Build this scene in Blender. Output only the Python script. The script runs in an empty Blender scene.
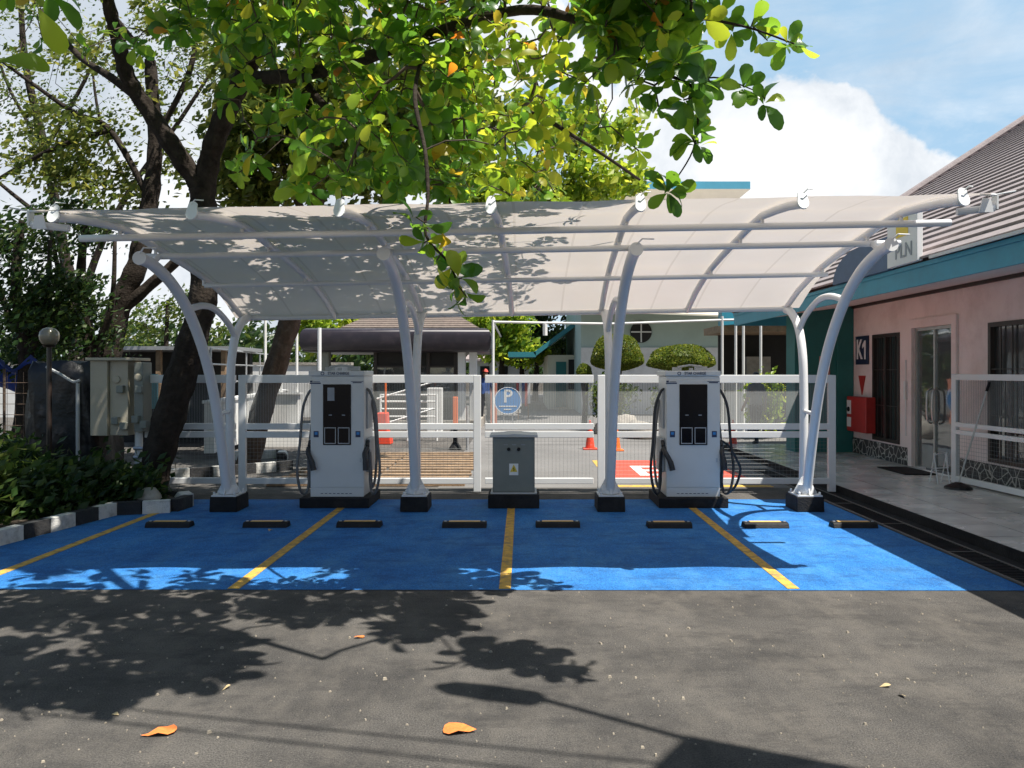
import bpy, bmesh, math, random
import numpy as np
from mathutils import Vector, Matrix
random.seed(7); rng = np.random.default_rng(7)
sc = bpy.context.scene
col = sc.collection
F, CX, CY, EYE = 770.0, 522.0, 372.0, 1.65
def P(px, py, d):
    return Vector(((px-CX)*d/F, d, EYE-(py-CY)*d/F))
def G(px, py, z=0.0):
    d = F*(EYE-z)/(py-CY)
    return Vector(((px-CX)*d/F, d, z))
SUN = Vector((0.42, -0.22, 1.0))          # towards the sun

# ------------------------------------------------------------------ mesh builder
class MB:
    def __init__(s, o=(0,0,0)):
        s.v=[]; s.f=[]; s.m=[]; s.o=Vector(o)
    def add(s, vs, fs, m=0):
        b=len(s.v); s.v.extend([tuple(v) for v in vs]); s.f.extend([tuple(i+b for i in f) for f in fs]); s.m.extend([m]*len(fs)); return s
    def box(s, c, d, rz=0, m=0, rot=None, taper=1.0):
        hx,hy,hz=d[0]/2,d[1]/2,d[2]/2
        R = rot if rot is not None else Matrix.Rotation(rz,3,'Z')
        vs=[]
        for z in (-hz,hz):
            t = taper if z>0 else 1.0
            for x,y in ((-hx,-hy),(hx,-hy),(hx,hy),(-hx,hy)):
                vs.append(Vector(c)+R@Vector((x*t,y*t,z)))
        return s.add(vs,[(3,2,1,0),(4,5,6,7),(0,1,5,4),(1,2,6,5),(2,3,7,6),(3,0,4,7)],m)
    def bb(s, x0,x1,y0,y1,z0,z1,m=0):
        return s.box(((x0+x1)/2,(y0+y1)/2,(z0+z1)/2),(abs(x1-x0),abs(y1-y0),abs(z1-z0)),m=m)
    def tube(s, pts, r, n=10, caps=True, m=0):
        pts=[Vector(p) for p in pts]; k=len(pts)
        rs = r if isinstance(r,(list,tuple)) else [r]*k
        ref=None; vs=[]; fs=[]
        for i,p in enumerate(pts):
            t=(pts[min(i+1,k-1)]-pts[max(i-1,0)])
            if t.length<1e-9: t=Vector((0,0,1))
            t.normalize()
            if ref is None:
                ref = Vector((0,0,1)) if abs(t.z)<.9 else Vector((1,0,0))
            a=(ref-t*ref.dot(t))
            if a.length<1e-6: a=t.orthogonal()
            a.normalize(); ref=a; b=t.cross(a)
            for j in range(n):
                w=2*math.pi*j/n
                vs.append(p+(a*math.cos(w)+b*math.sin(w))*rs[i])
        for i in range(k-1):
            for j in range(n):
                j2=(j+1)%n
                fs.append((i*n+j,i*n+j2,(i+1)*n+j2,(i+1)*n+j))
        if caps:
            fs.append(tuple(range(n))[::-1]); fs.append(tuple((k-1)*n+j for j in range(n)))
        return s.add(vs,fs,m)
    def lathe(s, c, prof, n=20, m=0, axis='Z'):
        vs=[];fs=[];k=len(prof)
        for r,z in prof:
            for j in range(n):
                w=2*math.pi*j/n
                q=Vector((r*math.cos(w),r*math.sin(w),z))
                if axis=='Y': q=Vector((q.x,q.z,q.y))
                vs.append(Vector(c)+q)
        for i in range(k-1):
            for j in range(n):
                j2=(j+1)%n; fs.append((i*n+j,i*n+j2,(i+1)*n+j2,(i+1)*n+j))
        fs.append(tuple(range(n))[::-1]); fs.append(tuple((k-1)*n+j for j in range(n)))
        return s.add(vs,fs,m)
    def prism(s, poly, off, m=0):
        """poly: list of 3D points (planar), off: extrusion vector"""
        n=len(poly); off=Vector(off)
        vs=[Vector(p) for p in poly]+[Vector(p)+off for p in poly]
        fs=[tuple(range(n))[::-1],tuple(range(n,2*n))]+[(i,(i+1)%n,n+(i+1)%n,n+i) for i in range(n)]
        return s.add(vs,fs,m)
    def mesh(s, name, mats, smooth=False):
        me=bpy.data.meshes.new(name)
        ox,oy,oz=s.o
        me.from_pydata([(x-ox,y-oy,z-oz) for x,y,z in s.v],[],s.f)
        for mm in (mats if isinstance(mats,(list,tuple)) else [mats]): me.materials.append(mm)
        if len(s.f):
            me.polygons.foreach_set('material_index',s.m)
            if smooth: me.polygons.foreach_set('use_smooth',[True]*len(s.f))
        me.update(); return me
    def build(s, name, mats, parent=None, smooth=False, bevel=0, recalc=True, auto=False):
        if parent is not None and s.o.length==0: s.o=Vector(wloc(parent))
        me=s.mesh(name,mats,smooth or auto)
        if recalc:
            bm=bmesh.new(); bm.from_mesh(me); bmesh.ops.recalc_face_normals(bm,faces=bm.faces); bm.to_mesh(me); bm.free()
        if auto: me.set_sharp_from_angle(angle=math.radians(40))
        o=bpy.data.objects.new(name,me); col.objects.link(o)
        if parent is None: o.location=s.o
        else:
            o.parent=parent; o.location=s.o-Vector(wloc(parent))
        if bevel:
            b=o.modifiers.new('bevel','BEVEL'); b.width=bevel; b.segments=2; b.limit_method='ANGLE'; b.harden_normals=False
        return o
def wloc(o):
    l=Vector(o.location)
    while o.parent: o=o.parent; l=l+Vector(o.location)
    return l
def tag(o,label,cat,group=None):
    o['label']=label; o['category']=cat
    if group: o['group']=group
    return o
def thing(name,label,cat,loc=(0,0,0),group=None):
    o=bpy.data.objects.new(name,None); o.empty_display_size=.2; col.objects.link(o); o.location=loc
    return tag(o,label,cat,group)
def struct(o,k='structure'): o['kind']=k; return o
def dup(o,loc=None,label=None,parent=None):
    c=o.copy(); col.objects.link(c)
    if parent is not None: c.parent=parent
    if loc is not None: c.location=loc
    if label: c['label']=label
    for ch in list(o.children): dup(ch,parent=c)
    return c

# ------------------------------------------------------------------ materials
def newmat(name):
    m=bpy.data.materials.new(name); m.use_nodes=True
    nt=m.node_tree; nt.nodes.clear(); return m,nt,nt.nodes,nt.links
def mat(name,c,rough=.6,metal=0,var=.12,scale=6,bump=0,bscale=60,coat=0,spec=.5,alpha=None,dirt=None,dscale=2.5,damt=.5):
    m,nt,N,L=newmat(name)
    out=N.new('ShaderNodeOutputMaterial'); b=N.new('ShaderNodeBsdfPrincipled'); L.new(b.outputs[0],out.inputs[0])
    b.inputs['Roughness'].default_value=rough; b.inputs['Metallic'].default_value=metal; b.inputs['Specular IOR Level'].default_value=spec
    b.inputs['Coat Weight'].default_value=coat
    tc=N.new('ShaderNodeTexCoord'); n=N.new('ShaderNodeTexNoise'); n.inputs['Scale'].default_value=scale; n.inputs['Detail'].default_value=6
    n.inputs['Roughness'].default_value=.65
    L.new(tc.outputs['Object'],n.inputs['Vector'])
    r=N.new('ShaderNodeValToRGB'); r.color_ramp.elements[0].position=.3; r.color_ramp.elements[1].position=.72
    r.color_ramp.elements[0].color=(*[x*(1-var) for x in c],1); r.color_ramp.elements[1].color=(*[min(1,x*(1+var)) for x in c],1)
    L.new(n.outputs[0],r.inputs[0]); outc=r.outputs[0]
    if dirt:
        n3=N.new('ShaderNodeTexNoise'); n3.inputs['Scale'].default_value=dscale; n3.inputs['Detail'].default_value=8; n3.inputs['Roughness'].default_value=.7
        L.new(tc.outputs['Object'],n3.inputs['Vector'])
        mr=N.new('ShaderNodeMapRange'); mr.inputs[1].default_value=.48; mr.inputs[2].default_value=.68; mr.inputs[4].default_value=damt; L.new(n3.outputs[0],mr.inputs[0])
        mx=N.new('ShaderNodeMixRGB'); mx.inputs[2].default_value=(*dirt,1); L.new(mr.outputs[0],mx.inputs[0]); L.new(outc,mx.inputs[1]); outc=mx.outputs[0]
    L.new(outc,b.inputs['Base Color'])
    if bump:
        n2=N.new('ShaderNodeTexNoise'); n2.inputs['Scale'].default_value=bscale; n2.inputs['Detail'].default_value=4
        L.new(tc.outputs['Object'],n2.inputs['Vector'])
        bp=N.new('ShaderNodeBump'); bp.inputs['Strength'].default_value=bump; bp.inputs['Distance'].default_value=.02
        L.new(n2.outputs[0],bp.inputs['Height']); L.new(bp.outputs[0],b.inputs['Normal'])
    return m
def leafmat(name, ramp, trans=.5, gloss=.25, rough=.35):
    m,nt,N,L=newmat(name)
    out=N.new('ShaderNodeOutputMaterial')
    g=N.new('ShaderNodeNewGeometry'); r=N.new('ShaderNodeValToRGB'); r.color_ramp.interpolation='LINEAR'
    while len(r.color_ramp.elements)<len(ramp): r.color_ramp.elements.new(.5)
    for e,(p,c) in zip(r.color_ramp.elements,ramp): e.position=p; e.color=(*c,1)
    L.new(g.outputs['Random Per Island'],r.inputs[0])
    tc=N.new('ShaderNodeTexCoord'); nn=N.new('ShaderNodeTexNoise'); nn.inputs['Scale'].default_value=1.3; L.new(tc.outputs['Object'],nn.inputs[0])
    hs=N.new('ShaderNodeHueSaturation'); mrv=N.new('ShaderNodeMapRange'); mrv.inputs[1].default_value=.3; mrv.inputs[2].default_value=.7; mrv.inputs[3].default_value=.7; mrv.inputs[4].default_value=1.3
    L.new(nn.outputs[0],mrv.inputs[0]); L.new(mrv.outputs[0],hs.inputs['Value']); L.new(r.outputs[0],hs.inputs['Color'])
    d=N.new('ShaderNodeBsdfPrincipled'); d.inputs['Roughness'].default_value=rough; d.inputs['Specular IOR Level'].default_value=gloss; L.new(hs.outputs[0],d.inputs['Base Color'])
    t=N.new('ShaderNodeBsdfTranslucent'); hs2=N.new('ShaderNodeHueSaturation'); hs2.inputs['Value'].default_value=2.5; hs2.inputs['Hue'].default_value=.475; hs2.inputs['Saturation'].default_value=1.05
    L.new(hs.outputs[0],hs2.inputs['Color']); L.new(hs2.outputs[0],t.inputs['Color'])
    mx=N.new('ShaderNodeMixShader'); mx.inputs[0].default_value=trans; L.new(d.outputs[0],mx.inputs[1]); L.new(t.outputs[0],mx.inputs[2]); L.new(mx.outputs[0],out.inputs[0])
    return m
M={}
M['white_steel']=mat('white_steel',(.72,.73,.73),.35,0,.05,5,dirt=(.45,.44,.4),damt=.18)
M['white_paint']=mat('white_paint',(.74,.74,.72),.5,0,.07,5,dirt=(.4,.38,.33),damt=.3)
M['mesh_wire']=mat('mesh_wire',(.2,.21,.21),.55,0,.1,30)
M['galv']=mat('galvanised',(.5,.51,.52),.4,.6,.1,30)
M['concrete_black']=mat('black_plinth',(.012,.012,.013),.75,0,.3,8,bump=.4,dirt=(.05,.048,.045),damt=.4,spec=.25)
M['black_rubber']=mat('black_rubber',(.010,.010,.011),.6,0,.25,20,bump=.2,dirt=(.045,.042,.04),damt=.3,spec=.25)
M['reflector']=mat('reflector_strip',(.75,.45,.13),.45,0,.15,30,dirt=(.3,.22,.14),damt=.5)
M['yellow_line']=mat('yellow_line',(.60,.36,.06),.8,0,.25,14,bump=.5,bscale=90,dirt=(.12,.12,.11),dscale=11,damt=.85)
M['charger_white']=mat('charger_white',(.64,.65,.63),.38,0,.03,3,dirt=(.45,.45,.43),damt=.15)
M['charger_grey']=mat('charger_grey',(.42,.43,.43),.45,0,.06,5)
M['screen']=mat('screen_glass',(.004,.004,.007),.12,0,.1,4,spec=.2)
M['navy']=mat('navy_print',(.02,.035,.09),.5)
M['cable']=mat('cable_rubber',(.03,.03,.032),.5,0,.2,20)
M['cable_grey']=mat('grey_hose',(.16,.155,.15),.55,0,.3,12)
M['cabinet']=mat('cabinet_greygreen',(.20,.212,.185),.5,0,.08,4,dirt=(.25,.25,.22),damt=.3)
M['cabinet_lid']=mat('cabinet_lid',(.5,.51,.5),.5,0,.08,6)
M['beige_box']=mat('beige_box',(.44,.395,.30),.55,0,.1,5,dirt=(.2,.17,.12),damt=.4)
M['pink_wall']=mat('pink_plaster',(.83,.72,.68),.8,0,.05,1.5,bump=.15,bscale=90,dirt=(.58,.46,.42),dscale=1.6,damt=.5)
M['soffit']=mat('soffit_paint',(.8,.75,.72),.8,0,.05,2)
M['teal_fascia']=mat('teal_fascia',(.035,.29,.40),.5,0,.1,1.8,dirt=(.05,.19,.25),damt=.4)
M['teal_wall']=mat('teal_wall',(.02,.16,.15),.6,0,.08,2,dirt=(.02,.09,.1),damt=.35)
M['dark_frame']=mat('dark_frame',(.03,.02,.016),.4,0,.2,8)
M['alu']=mat('aluminium',(.5,.5,.48),.35,.7,.08,8)
M['red']=mat('red_paint',(.45,.03,.025),.45,0,.1,6,dirt=(.25,.03,.03),damt=.3)
M['orange']=mat('orange_plastic',(.85,.17,.03),.5,0,.1,6)
M['red_plastic']=mat('red_plastic',(.75,.07,.03),.5,0,.1,6)
M['sign_blue']=mat('sign_blue',(.03,.22,.55),.4,0,.05,6)
M['k1_navy']=mat('plate_navy',(.012,.02,.06),.4)
M['white_print']=mat('white_print',(.8,.8,.78),.5,0,.03)
M['yellow_print']=mat('yellow_print',(.75,.55,.05),.5,0,.05)
M['grey_print']=mat('grey_print',(.3,.32,.34),.5)
M['purple_fascia']=mat('plum_fascia',(.024,.02,.027),.35,0,.15,3,dirt=(.08,.06,.07),damt=.4)
M['brown_tile']=mat('brown_tile',(.28,.235,.23),.7,0,.2,7,bump=.3,bscale=30,dirt=(.22,.18,.17),dscale=2.4,damt=.6)
M['kiosk_tile']=mat('kiosk_tile',(.16,.125,.105),.8,0,.25,9,bump=.5,bscale=25,dirt=(.14,.12,.1),damt=.5)
M['bark']=mat('bark',(.032,.025,.02),.95,0,.45,9,bump=.9,bscale=28,dirt=(.07,.058,.048),dscale=5,damt=.5,spec=.15)
M['bark_warm']=mat('bark_warm',(.075,.048,.032),.9,0,.4,9,bump=.9,bscale=24,dirt=(.18,.14,.11),dscale=5,damt=.5)
M['twig']=mat('twig_bark',(.07,.05,.035),.85,0,.3,9)
M['tarp']=mat('black_tarp',(.005,.005,.006),.45,0,.3,4,bump=1,bscale=7)
M['blue_tarp']=mat('blue_tarp',(.02,.07,.42),.5,0,.2,4,bump=.4,bscale=8)
M['kerb_white']=mat('kerb_white',(.62,.61,.57),.8,0,.1,8,bump=.4,dirt=(.2,.19,.17),dscale=6,damt=.7)
M['kerb_black']=mat('kerb_black',(.02,.02,.021),.8,0,.3,8,bump=.4,dirt=(.09,.085,.08),dscale=6,damt=.4)
M['soil']=mat('soil',(.06,.045,.033),.95,0,.35,8,bump=.8,bscale=20)
M['sage']=mat('sage_wall',(.42,.52,.47),.8,0,.05,1.2,dirt=(.3,.38,.34),dscale=.7,damt=.3)
M['cream']=mat('cream_wall',(.68,.63,.5),.8,0,.05,1,dirt=(.5,.46,.36),dscale=.6,damt=.3)
M['white_wall']=mat('white_wall',(.72,.71,.68),.8,0,.06,1.5,dirt=(.42,.4,.36),dscale=1.2,damt=.45)
M['blue_roof']=mat('blue_roof',(.08,.33,.47),.5,0,.08,1)
M['teal_roof']=mat('teal_roof',(.03,.2,.24),.5,0,.1,1)
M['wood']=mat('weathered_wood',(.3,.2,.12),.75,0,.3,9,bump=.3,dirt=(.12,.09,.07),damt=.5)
M['rock']=mat('rock',(.32,.29,.25),.9,0,.25,5,bump=.8,bscale=14)
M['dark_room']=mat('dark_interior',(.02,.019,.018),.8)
M['dry_leaf']=mat('orange_leaf',(.75,.21,.05),.55,0,.25,25,bump=.3)
M['tan_leaf']=mat('tan_leaf',(.5,.38,.2),.7,0,.3,25)
M['skin']=mat('skin',(.34,.19,.12),.55)
M['hair']=mat('black_hair',(.012,.01,.009),.5)
M['grey_cloth']=mat('grey_cloth',(.16,.17,.18),.85)
M['dark_cloth']=mat('dark_cloth',(.02,.022,.028),.85)
M['blue_cloth']=mat('blue_cloth',(.03,.07,.22),.85)
M['red_cloth']=mat('red_cloth',(.5,.08,.06),.85)
M['globe']=mat('lamp_globe',(.22,.19,.14),.2,0,.1,4,spec=.6)
M['brass']=mat('light_blue_banner',(.2,.5,.62),.6)
def glassmat(name,c,rough=.03,k=.25):
    m,nt,N,L=newmat(name)
    out=N.new('ShaderNodeOutputMaterial'); b=N.new('ShaderNodeBsdfPrincipled'); b.inputs['Base Color'].default_value=(*c,1); b.inputs['Roughness'].default_value=.5
    gl=N.new('ShaderNodeBsdfGlossy'); gl.inputs['Roughness'].default_value=rough; gl.inputs['Color'].default_value=(.85,.9,.92,1)
    tc=N.new('ShaderNodeTexCoord'); n=N.new('ShaderNodeTexNoise'); n.inputs['Scale'].default_value=2.2; bp=N.new('ShaderNodeBump'); bp.inputs['Strength'].default_value=.06; bp.inputs['Distance'].default_value=.03
    L.new(tc.outputs['Object'],n.inputs[0]); L.new(n.outputs[0],bp.inputs['Height']); L.new(bp.outputs[0],gl.inputs['Normal'])
    fr=N.new('ShaderNodeFresnel'); fr.inputs[0].default_value=1.5
    mt=N.new('ShaderNodeMath'); mt.operation='MULTIPLY_ADD'; mt.inputs[1].default_value=1.0; mt.inputs[2].default_value=k; mt.use_clamp=True
    L.new(fr.outputs[0],mt.inputs[0])
    mx=N.new('ShaderNodeMixShader'); L.new(mt.outputs[0],mx.inputs[0]); L.new(b.outputs[0],mx.inputs[1]); L.new(gl.outputs[0],mx.inputs[2]); L.new(mx.outputs[0],out.inputs[0])
    return m
M['glass']=glassmat('window_glass',(.012,.014,.014),k=.12)
def membrane_mat():
    m,nt,N,L=newmat('membrane_fabric')
    out=N.new('ShaderNodeOutputMaterial'); d=N.new('ShaderNodeBsdfPrincipled'); d.inputs['Base Color'].default_value=(.70,.68,.65,1); d.inputs['Roughness'].default_value=.55
    t=N.new('ShaderNodeBsdfTranslucent'); t.inputs['Color'].default_value=(.72,.62,.54,1)
    tc=N.new('ShaderNodeTexCoord'); n=N.new('ShaderNodeTexNoise'); n.inputs['Scale'].default_value=1.4; n.inputs['Detail'].default_value=6; L.new(tc.outputs['Object'],n.inputs[0])
    r=N.new('ShaderNodeValToRGB'); r.color_ramp.elements[0].position=.3; r.color_ramp.elements[1].position=.7
    r.color_ramp.elements[0].color=(.63,.615,.6,1); r.color_ramp.elements[1].color=(.72,.705,.69,1); L.new(n.outputs[0],r.inputs[0]); sx_=N.new('ShaderNodeSeparateXYZ'); L.new(tc.outputs['Object'],sx_.inputs[0])
    md=N.new('ShaderNodeMath'); md.operation='PINGPONG'; md.inputs[1].default_value=.287; L.new(sx_.outputs[0],md.inputs[0])
    ls=N.new('ShaderNodeMath'); ls.operation='LESS_THAN'; ls.inputs[1].default_value=.012; L.new(md.outputs[0],ls.inputs[0])
    sm=N.new('ShaderNodeMixRGB'); sm.inputs[2].default_value=(.57,.55,.525,1); L.new(ls.outputs[0],sm.inputs[0]); L.new(r.outputs[0],sm.inputs[1]); L.new(sm.outputs[0],d.inputs['Base Color'])
    tm=N.new('ShaderNodeMixRGB'); tm.inputs[1].default_value=(.74,.66,.60,1); tm.inputs[2].default_value=(.66,.585,.53,1); L.new(ls.outputs[0],tm.inputs[0]); L.new(tm.outputs[0],t.inputs['Color'])
    mx=N.new('ShaderNodeMixShader'); mx.inputs[0].default_value=.31; L.new(d.outputs[0],mx.inputs[1]); L.new(t.outputs[0],mx.inputs[2]); L.new(mx.outputs[0],out.inputs[0])
    return m
M['membrane']=membrane_mat()
def ground_mat(name,base,patch,speck,sscale=90,bump=.35,ps=.45,amt=.35,wear=None,wamt=.6,dark=None,damt=.6):
    m,nt,N,L=newmat(name)
    out=N.new('ShaderNodeOutputMaterial'); b=N.new('ShaderNodeBsdfPrincipled'); b.inputs['Roughness'].default_value=.85; b.inputs['Specular IOR Level'].default_value=.3; L.new(b.outputs[0],out.inputs[0])
    tc=N.new('ShaderNodeTexCoord')
    n1=N.new('ShaderNodeTexNoise'); n1.inputs['Scale'].default_value=ps; n1.inputs['Detail'].default_value=9; n1.inputs['Roughness'].default_value=.62; L.new(tc.outputs['Object'],n1.inputs[0])
    r1=N.new('ShaderNodeValToRGB'); r1.color_ramp.elements[0].position=.34; r1.color_ramp.elements[1].position=.68
    r1.color_ramp.elements[0].color=(*base,1); r1.color_ramp.elements[1].color=(*patch,1); L.new(n1.outputs[0],r1.inputs[0])
    n2=N.new('ShaderNodeTexNoise'); n2.inputs['Scale'].default_value=sscale; n2.inputs['Detail'].default_value=3; n2.inputs['Roughness'].default_value=.8; L.new(tc.outputs['Object'],n2.inputs[0])
    mr=N.new('ShaderNodeMapRange'); mr.inputs[1].default_value=.3; mr.inputs[2].default_value=.7; mr.inputs[3].default_value=1-amt; mr.inputs[4].default_value=1+amt; L.new(n2.outputs[0],mr.inputs[0])
    mu=N.new('ShaderNodeMixRGB'); mu.blend_type='MULTIPLY'; mu.inputs[0].default_value=1; L.new(r1.outputs[0],mu.inputs[1]); L.new(mr.outputs[0],mu.inputs[2])
    v=N.new('ShaderNodeTexVoronoi'); v.inputs['Scale'].default_value=sscale*.35; L.new(tc.outputs['Object'],v.inputs['Vector'])
    m2=N.new('ShaderNodeMapRange'); m2.inputs[1].default_value=.13; m2.inputs[2].default_value=.2; m2.inputs[3].default_value=1; m2.inputs[4].default_value=0; L.new(v.outputs['Distance'],m2.inputs[0])
    sep=N.new('ShaderNodeSeparateColor'); L.new(v.outputs['Color'],sep.inputs[0])
    gt=N.new('ShaderNodeMath'); gt.operation='GREATER_THAN'; gt.inputs[1].default_value=.94; L.new(sep.outputs[0],gt.inputs[0])
    ml=N.new('ShaderNodeMath'); ml.operation='MULTIPLY'; L.new(m2.outputs[0],ml.inputs[0]); L.new(gt.outputs[0],ml.inputs[1])
    mx=N.new('ShaderNodeMixRGB'); mx.inputs[2].default_value=(*speck,1); L.new(ml.outputs[0],mx.inputs[0]); L.new(mu.outputs[0],mx.inputs[1])
    oc=mx.outputs[0]
    for (cc,am,scl,lo_,hi_,st) in ((wear,wamt,2.6,.46,.7,(1,.5,1)),(dark,damt,3.3,.5,.68,(.6,1.3,1))):
        if not cc: continue
        mpp=N.new('ShaderNodeMapping'); mpp.inputs['Scale'].default_value=st; L.new(tc.outputs['Object'],mpp.inputs[0])
        nw=N.new('ShaderNodeTexNoise'); nw.inputs['Scale'].default_value=scl; nw.inputs['Detail'].default_value=12; nw.inputs['Roughness'].default_value=.78; L.new(mpp.outputs[0],nw.inputs[0])
        mw=N.new('ShaderNodeMapRange'); mw.inputs[1].default_value=lo_; mw.inputs[2].default_value=hi_; mw.inputs[4].default_value=am; L.new(nw.outputs[0],mw.inputs[0])
        mz=N.new('ShaderNodeMixRGB'); mz.inputs[2].default_value=(*cc,1); L.new(mw.outputs[0],mz.inputs[0]); L.new(oc,mz.inputs[1]); oc=mz.outputs[0]
    L.new(oc,b.inputs['Base Color'])
    bp=N.new('ShaderNodeBump'); bp.inputs['Strength'].default_value=bump; bp.inputs['Distance'].default_value=.012; L.new(n2.outputs[0],bp.inputs['Height']); L.new(bp.outputs[0],b.inputs['Normal'])
    return m
M['asphalt']=ground_mat('asphalt',(.056,.053,.050),(.125,.116,.105),(.19,.175,.15),120,bump=1.0,ps=1.1,amt=.75,wear=(.19,.17,.145),wamt=.6,dark=(.035,.034,.034),damt=.75)
M['road']=ground_mat('road_surface',(.135,.13,.125),(.19,.182,.175),(.23,.22,.21),80,ps=.35,amt=.15)
M['blue_bay']=ground_mat('blue_paint',(.018,.135,.40),(.03,.195,.52),(.08,.27,.48),90,bump=.9,ps=1.1,amt=.6,wear=(.10,.31,.54),wamt=.6,dark=(.014,.07,.22),damt=.8)
M['red_bay']=mat('red_road_paint',(.62,.07,.04),.75,0,.15,9,bump=.3)
def tile_mat():
    m,nt,N,L=newmat('floor_tile')
    out=N.new('ShaderNodeOutputMaterial'); b=N.new('ShaderNodeBsdfPrincipled'); L.new(b.outputs[0],out.inputs[0]); b.inputs['Roughness'].default_value=.14
    tc=N.new('ShaderNodeTexCoord'); br=N.new('ShaderNodeTexBrick'); br.offset=0; br.inputs['Scale'].default_value=1; br.inputs['Brick Width'].default_value=.6; br.inputs['Row Height'].default_value=.6
    br.inputs['Mortar Size'].default_value=.006; br.inputs['Color1'].default_value=(.62,.6,.56,1); br.inputs['Color2'].default_value=(.68,.66,.61,1); br.inputs['Mortar'].default_value=(.15,.14,.13,1)
    L.new(tc.outputs['Object'],br.inputs['Vector'])
    n=N.new('ShaderNodeTexNoise'); n.inputs['Scale'].default_value=2.2; n.inputs['Detail'].default_value=8; L.new(tc.outputs['Object'],n.inputs[0])
    mr=N.new('ShaderNodeMapRange'); mr.inputs[1].default_value=.3; mr.inputs[2].default_value=.7; mr.inputs[3].default_value=.7; mr.inputs[4].default_value=1.15; L.new(n.outputs[0],mr.inputs[0])
    mu=N.new('ShaderNodeMixRGB'); mu.blend_type='MULTIPLY'; mu.inputs[0].default_value=1; L.new(br.outputs[0],mu.inputs[1]); L.new(mr.outputs[0],mu.inputs[2]); L.new(mu.outputs[0],b.inputs['Base Color'])
    m3=N.new('ShaderNodeMapRange'); m3.inputs[3].default_value=.16; m3.inputs[4].default_value=.36; L.new(n.outputs[0],m3.inputs[0]); L.new(m3.outputs[0],b.inputs['Roughness'])
    return m
M['tile']=tile_mat()
def stone_mat():
    m,nt,N,L=newmat('stone_cladding')
    out=N.new('ShaderNodeOutputMaterial'); b=N.new('ShaderNodeBsdfPrincipled'); L.new(b.outputs[0],out.inputs[0]); b.inputs['Roughness'].default_value=.8
    tc=N.new('ShaderNodeTexCoord'); v=N.new('ShaderNodeTexVoronoi'); v.feature='DISTANCE_TO_EDGE'; v.inputs['Scale'].default_value=7; L.new(tc.outputs['Object'],v.inputs['Vector'])
    lt=N.new('ShaderNodeMath'); lt.operation='LESS_THAN'; lt.inputs[1].default_value=.04; L.new(v.outputs['Distance'],lt.inputs[0])
    mx=N.new('ShaderNodeMixRGB'); mx.inputs[1].default_value=(.05,.048,.045,1); mx.inputs[2].default_value=(.45,.43,.39,1); L.new(lt.outputs[0],mx.inputs[0]); L.new(mx.outputs[0],b.inputs['Base Color'])
    return m
M['stone']=stone_mat()
# leaves
M['leaf_big']=leafmat('broad_leaf',[(0,(.032,.10,.016)),(.4,(.065,.17,.02)),(.75,(.13,.24,.026)),(.96,(.25,.3,.035)),(.992,(.36,.28,.03)),(1,(.42,.16,.03))],trans=.52,gloss=.5,rough=.33)
M['leaf_yel']=leafmat('yellow_green_leaf',[(0,(.09,.19,.02)),(.5,(.18,.27,.028)),(.88,(.30,.33,.035)),(1,(.42,.33,.05))],trans=.55,gloss=.35,rough=.4)
M['leaf_small']=leafmat('small_leaf',[(0,(.03,.06,.015)),(.6,(.06,.10,.02)),(1,(.13,.15,.035))],trans=.4,gloss=.2)
M['leaf_olive']=leafmat('olive_leaf',[(0,(.04,.065,.016)),(.5,(.08,.115,.022)),(1,(.17,.18,.04))],trans=.45,gloss=.2)
M['leaf_dark']=leafmat('dark_leaf',[(0,(.012,.03,.009)),(.6,(.025,.055,.013)),(1,(.06,.09,.02))],trans=.3,gloss=.25)
M['leaf_bright']=leafmat('bright_leaf',[(0,(.07,.14,.016)),(.6,(.16,.25,.03)),(1,(.3,.34,.045))],trans=.45,gloss=.2)
M['topiary']=leafmat('topiary_leaf',[(0,(.05,.085,.013)),(.6,(.10,.14,.02)),(1,(.19,.2,.035))],trans=.3,gloss=.2)

# ------------------------------------------------------------------ camera, light, sky
cam=bpy.data.objects.new('camera',bpy.data.cameras.new('camera')); col.objects.link(cam)
cam.location=(0,0,EYE); cam.rotation_euler=(math.radians(90),0,0)
cam.data.sensor_width=36; cam.data.lens=36*F/1024; cam.data.shift_x=-(CX-512)/1024; cam.data.shift_y=(CY-384)/1024
cam.data.clip_start=.05; cam.data.clip_end=2000; sc.camera=cam
sd=SUN.normalized(); elev=math.asin(sd.z)
ld=bpy.data.lights.new('sun','SUN'); ld.energy=5.0; ld.angle=math.radians(.42); ld.color=(1,.95,.87)
lo=bpy.data.objects.new('sun',ld); col.objects.link(lo); lo.rotation_euler=(-sd).to_track_quat('-Z','Y').to_euler(); lo.location=(10,-10,30)
w=bpy.data.worlds.new('World'); sc.world=w; w.use_nodes=True
N=w.node_tree.nodes; L=w.node_tree.links; N.clear()
out=N.new('ShaderNodeOutputWorld'); bg=N.new('ShaderNodeBackground'); L.new(bg.outputs[0],out.inputs[0])
sky=N.new('ShaderNodeTexSky'); sky.sky_type='NISHITA'; sky.sun_disc=False; sky.sun_elevation=elev; sky.sun_rotation=math.atan2(sd.x,sd.y)
sky.air_density=1.0; sky.dust_density=.6; sky.ozone_density=1.0
bg.inputs[1].default_value=.066
tc=N.new('ShaderNodeTexCoord'); nz=N.new('ShaderNodeVectorMath'); nz.operation='NORMALIZE'; L.new(tc.outputs['Generated'],nz.inputs[0])
def noise(scale,detail=8,rough=.55,vec=None,dist=0):
    n=N.new('ShaderNodeTexNoise'); n.inputs['Scale'].default_value=scale; n.inputs['Detail'].default_value=detail; n.inputs['Roughness'].default_value=rough; n.inputs['Distortion'].default_value=dist
    L.new(vec or nz.outputs[0],n.inputs['Vector']); return n.outputs[0]
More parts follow.
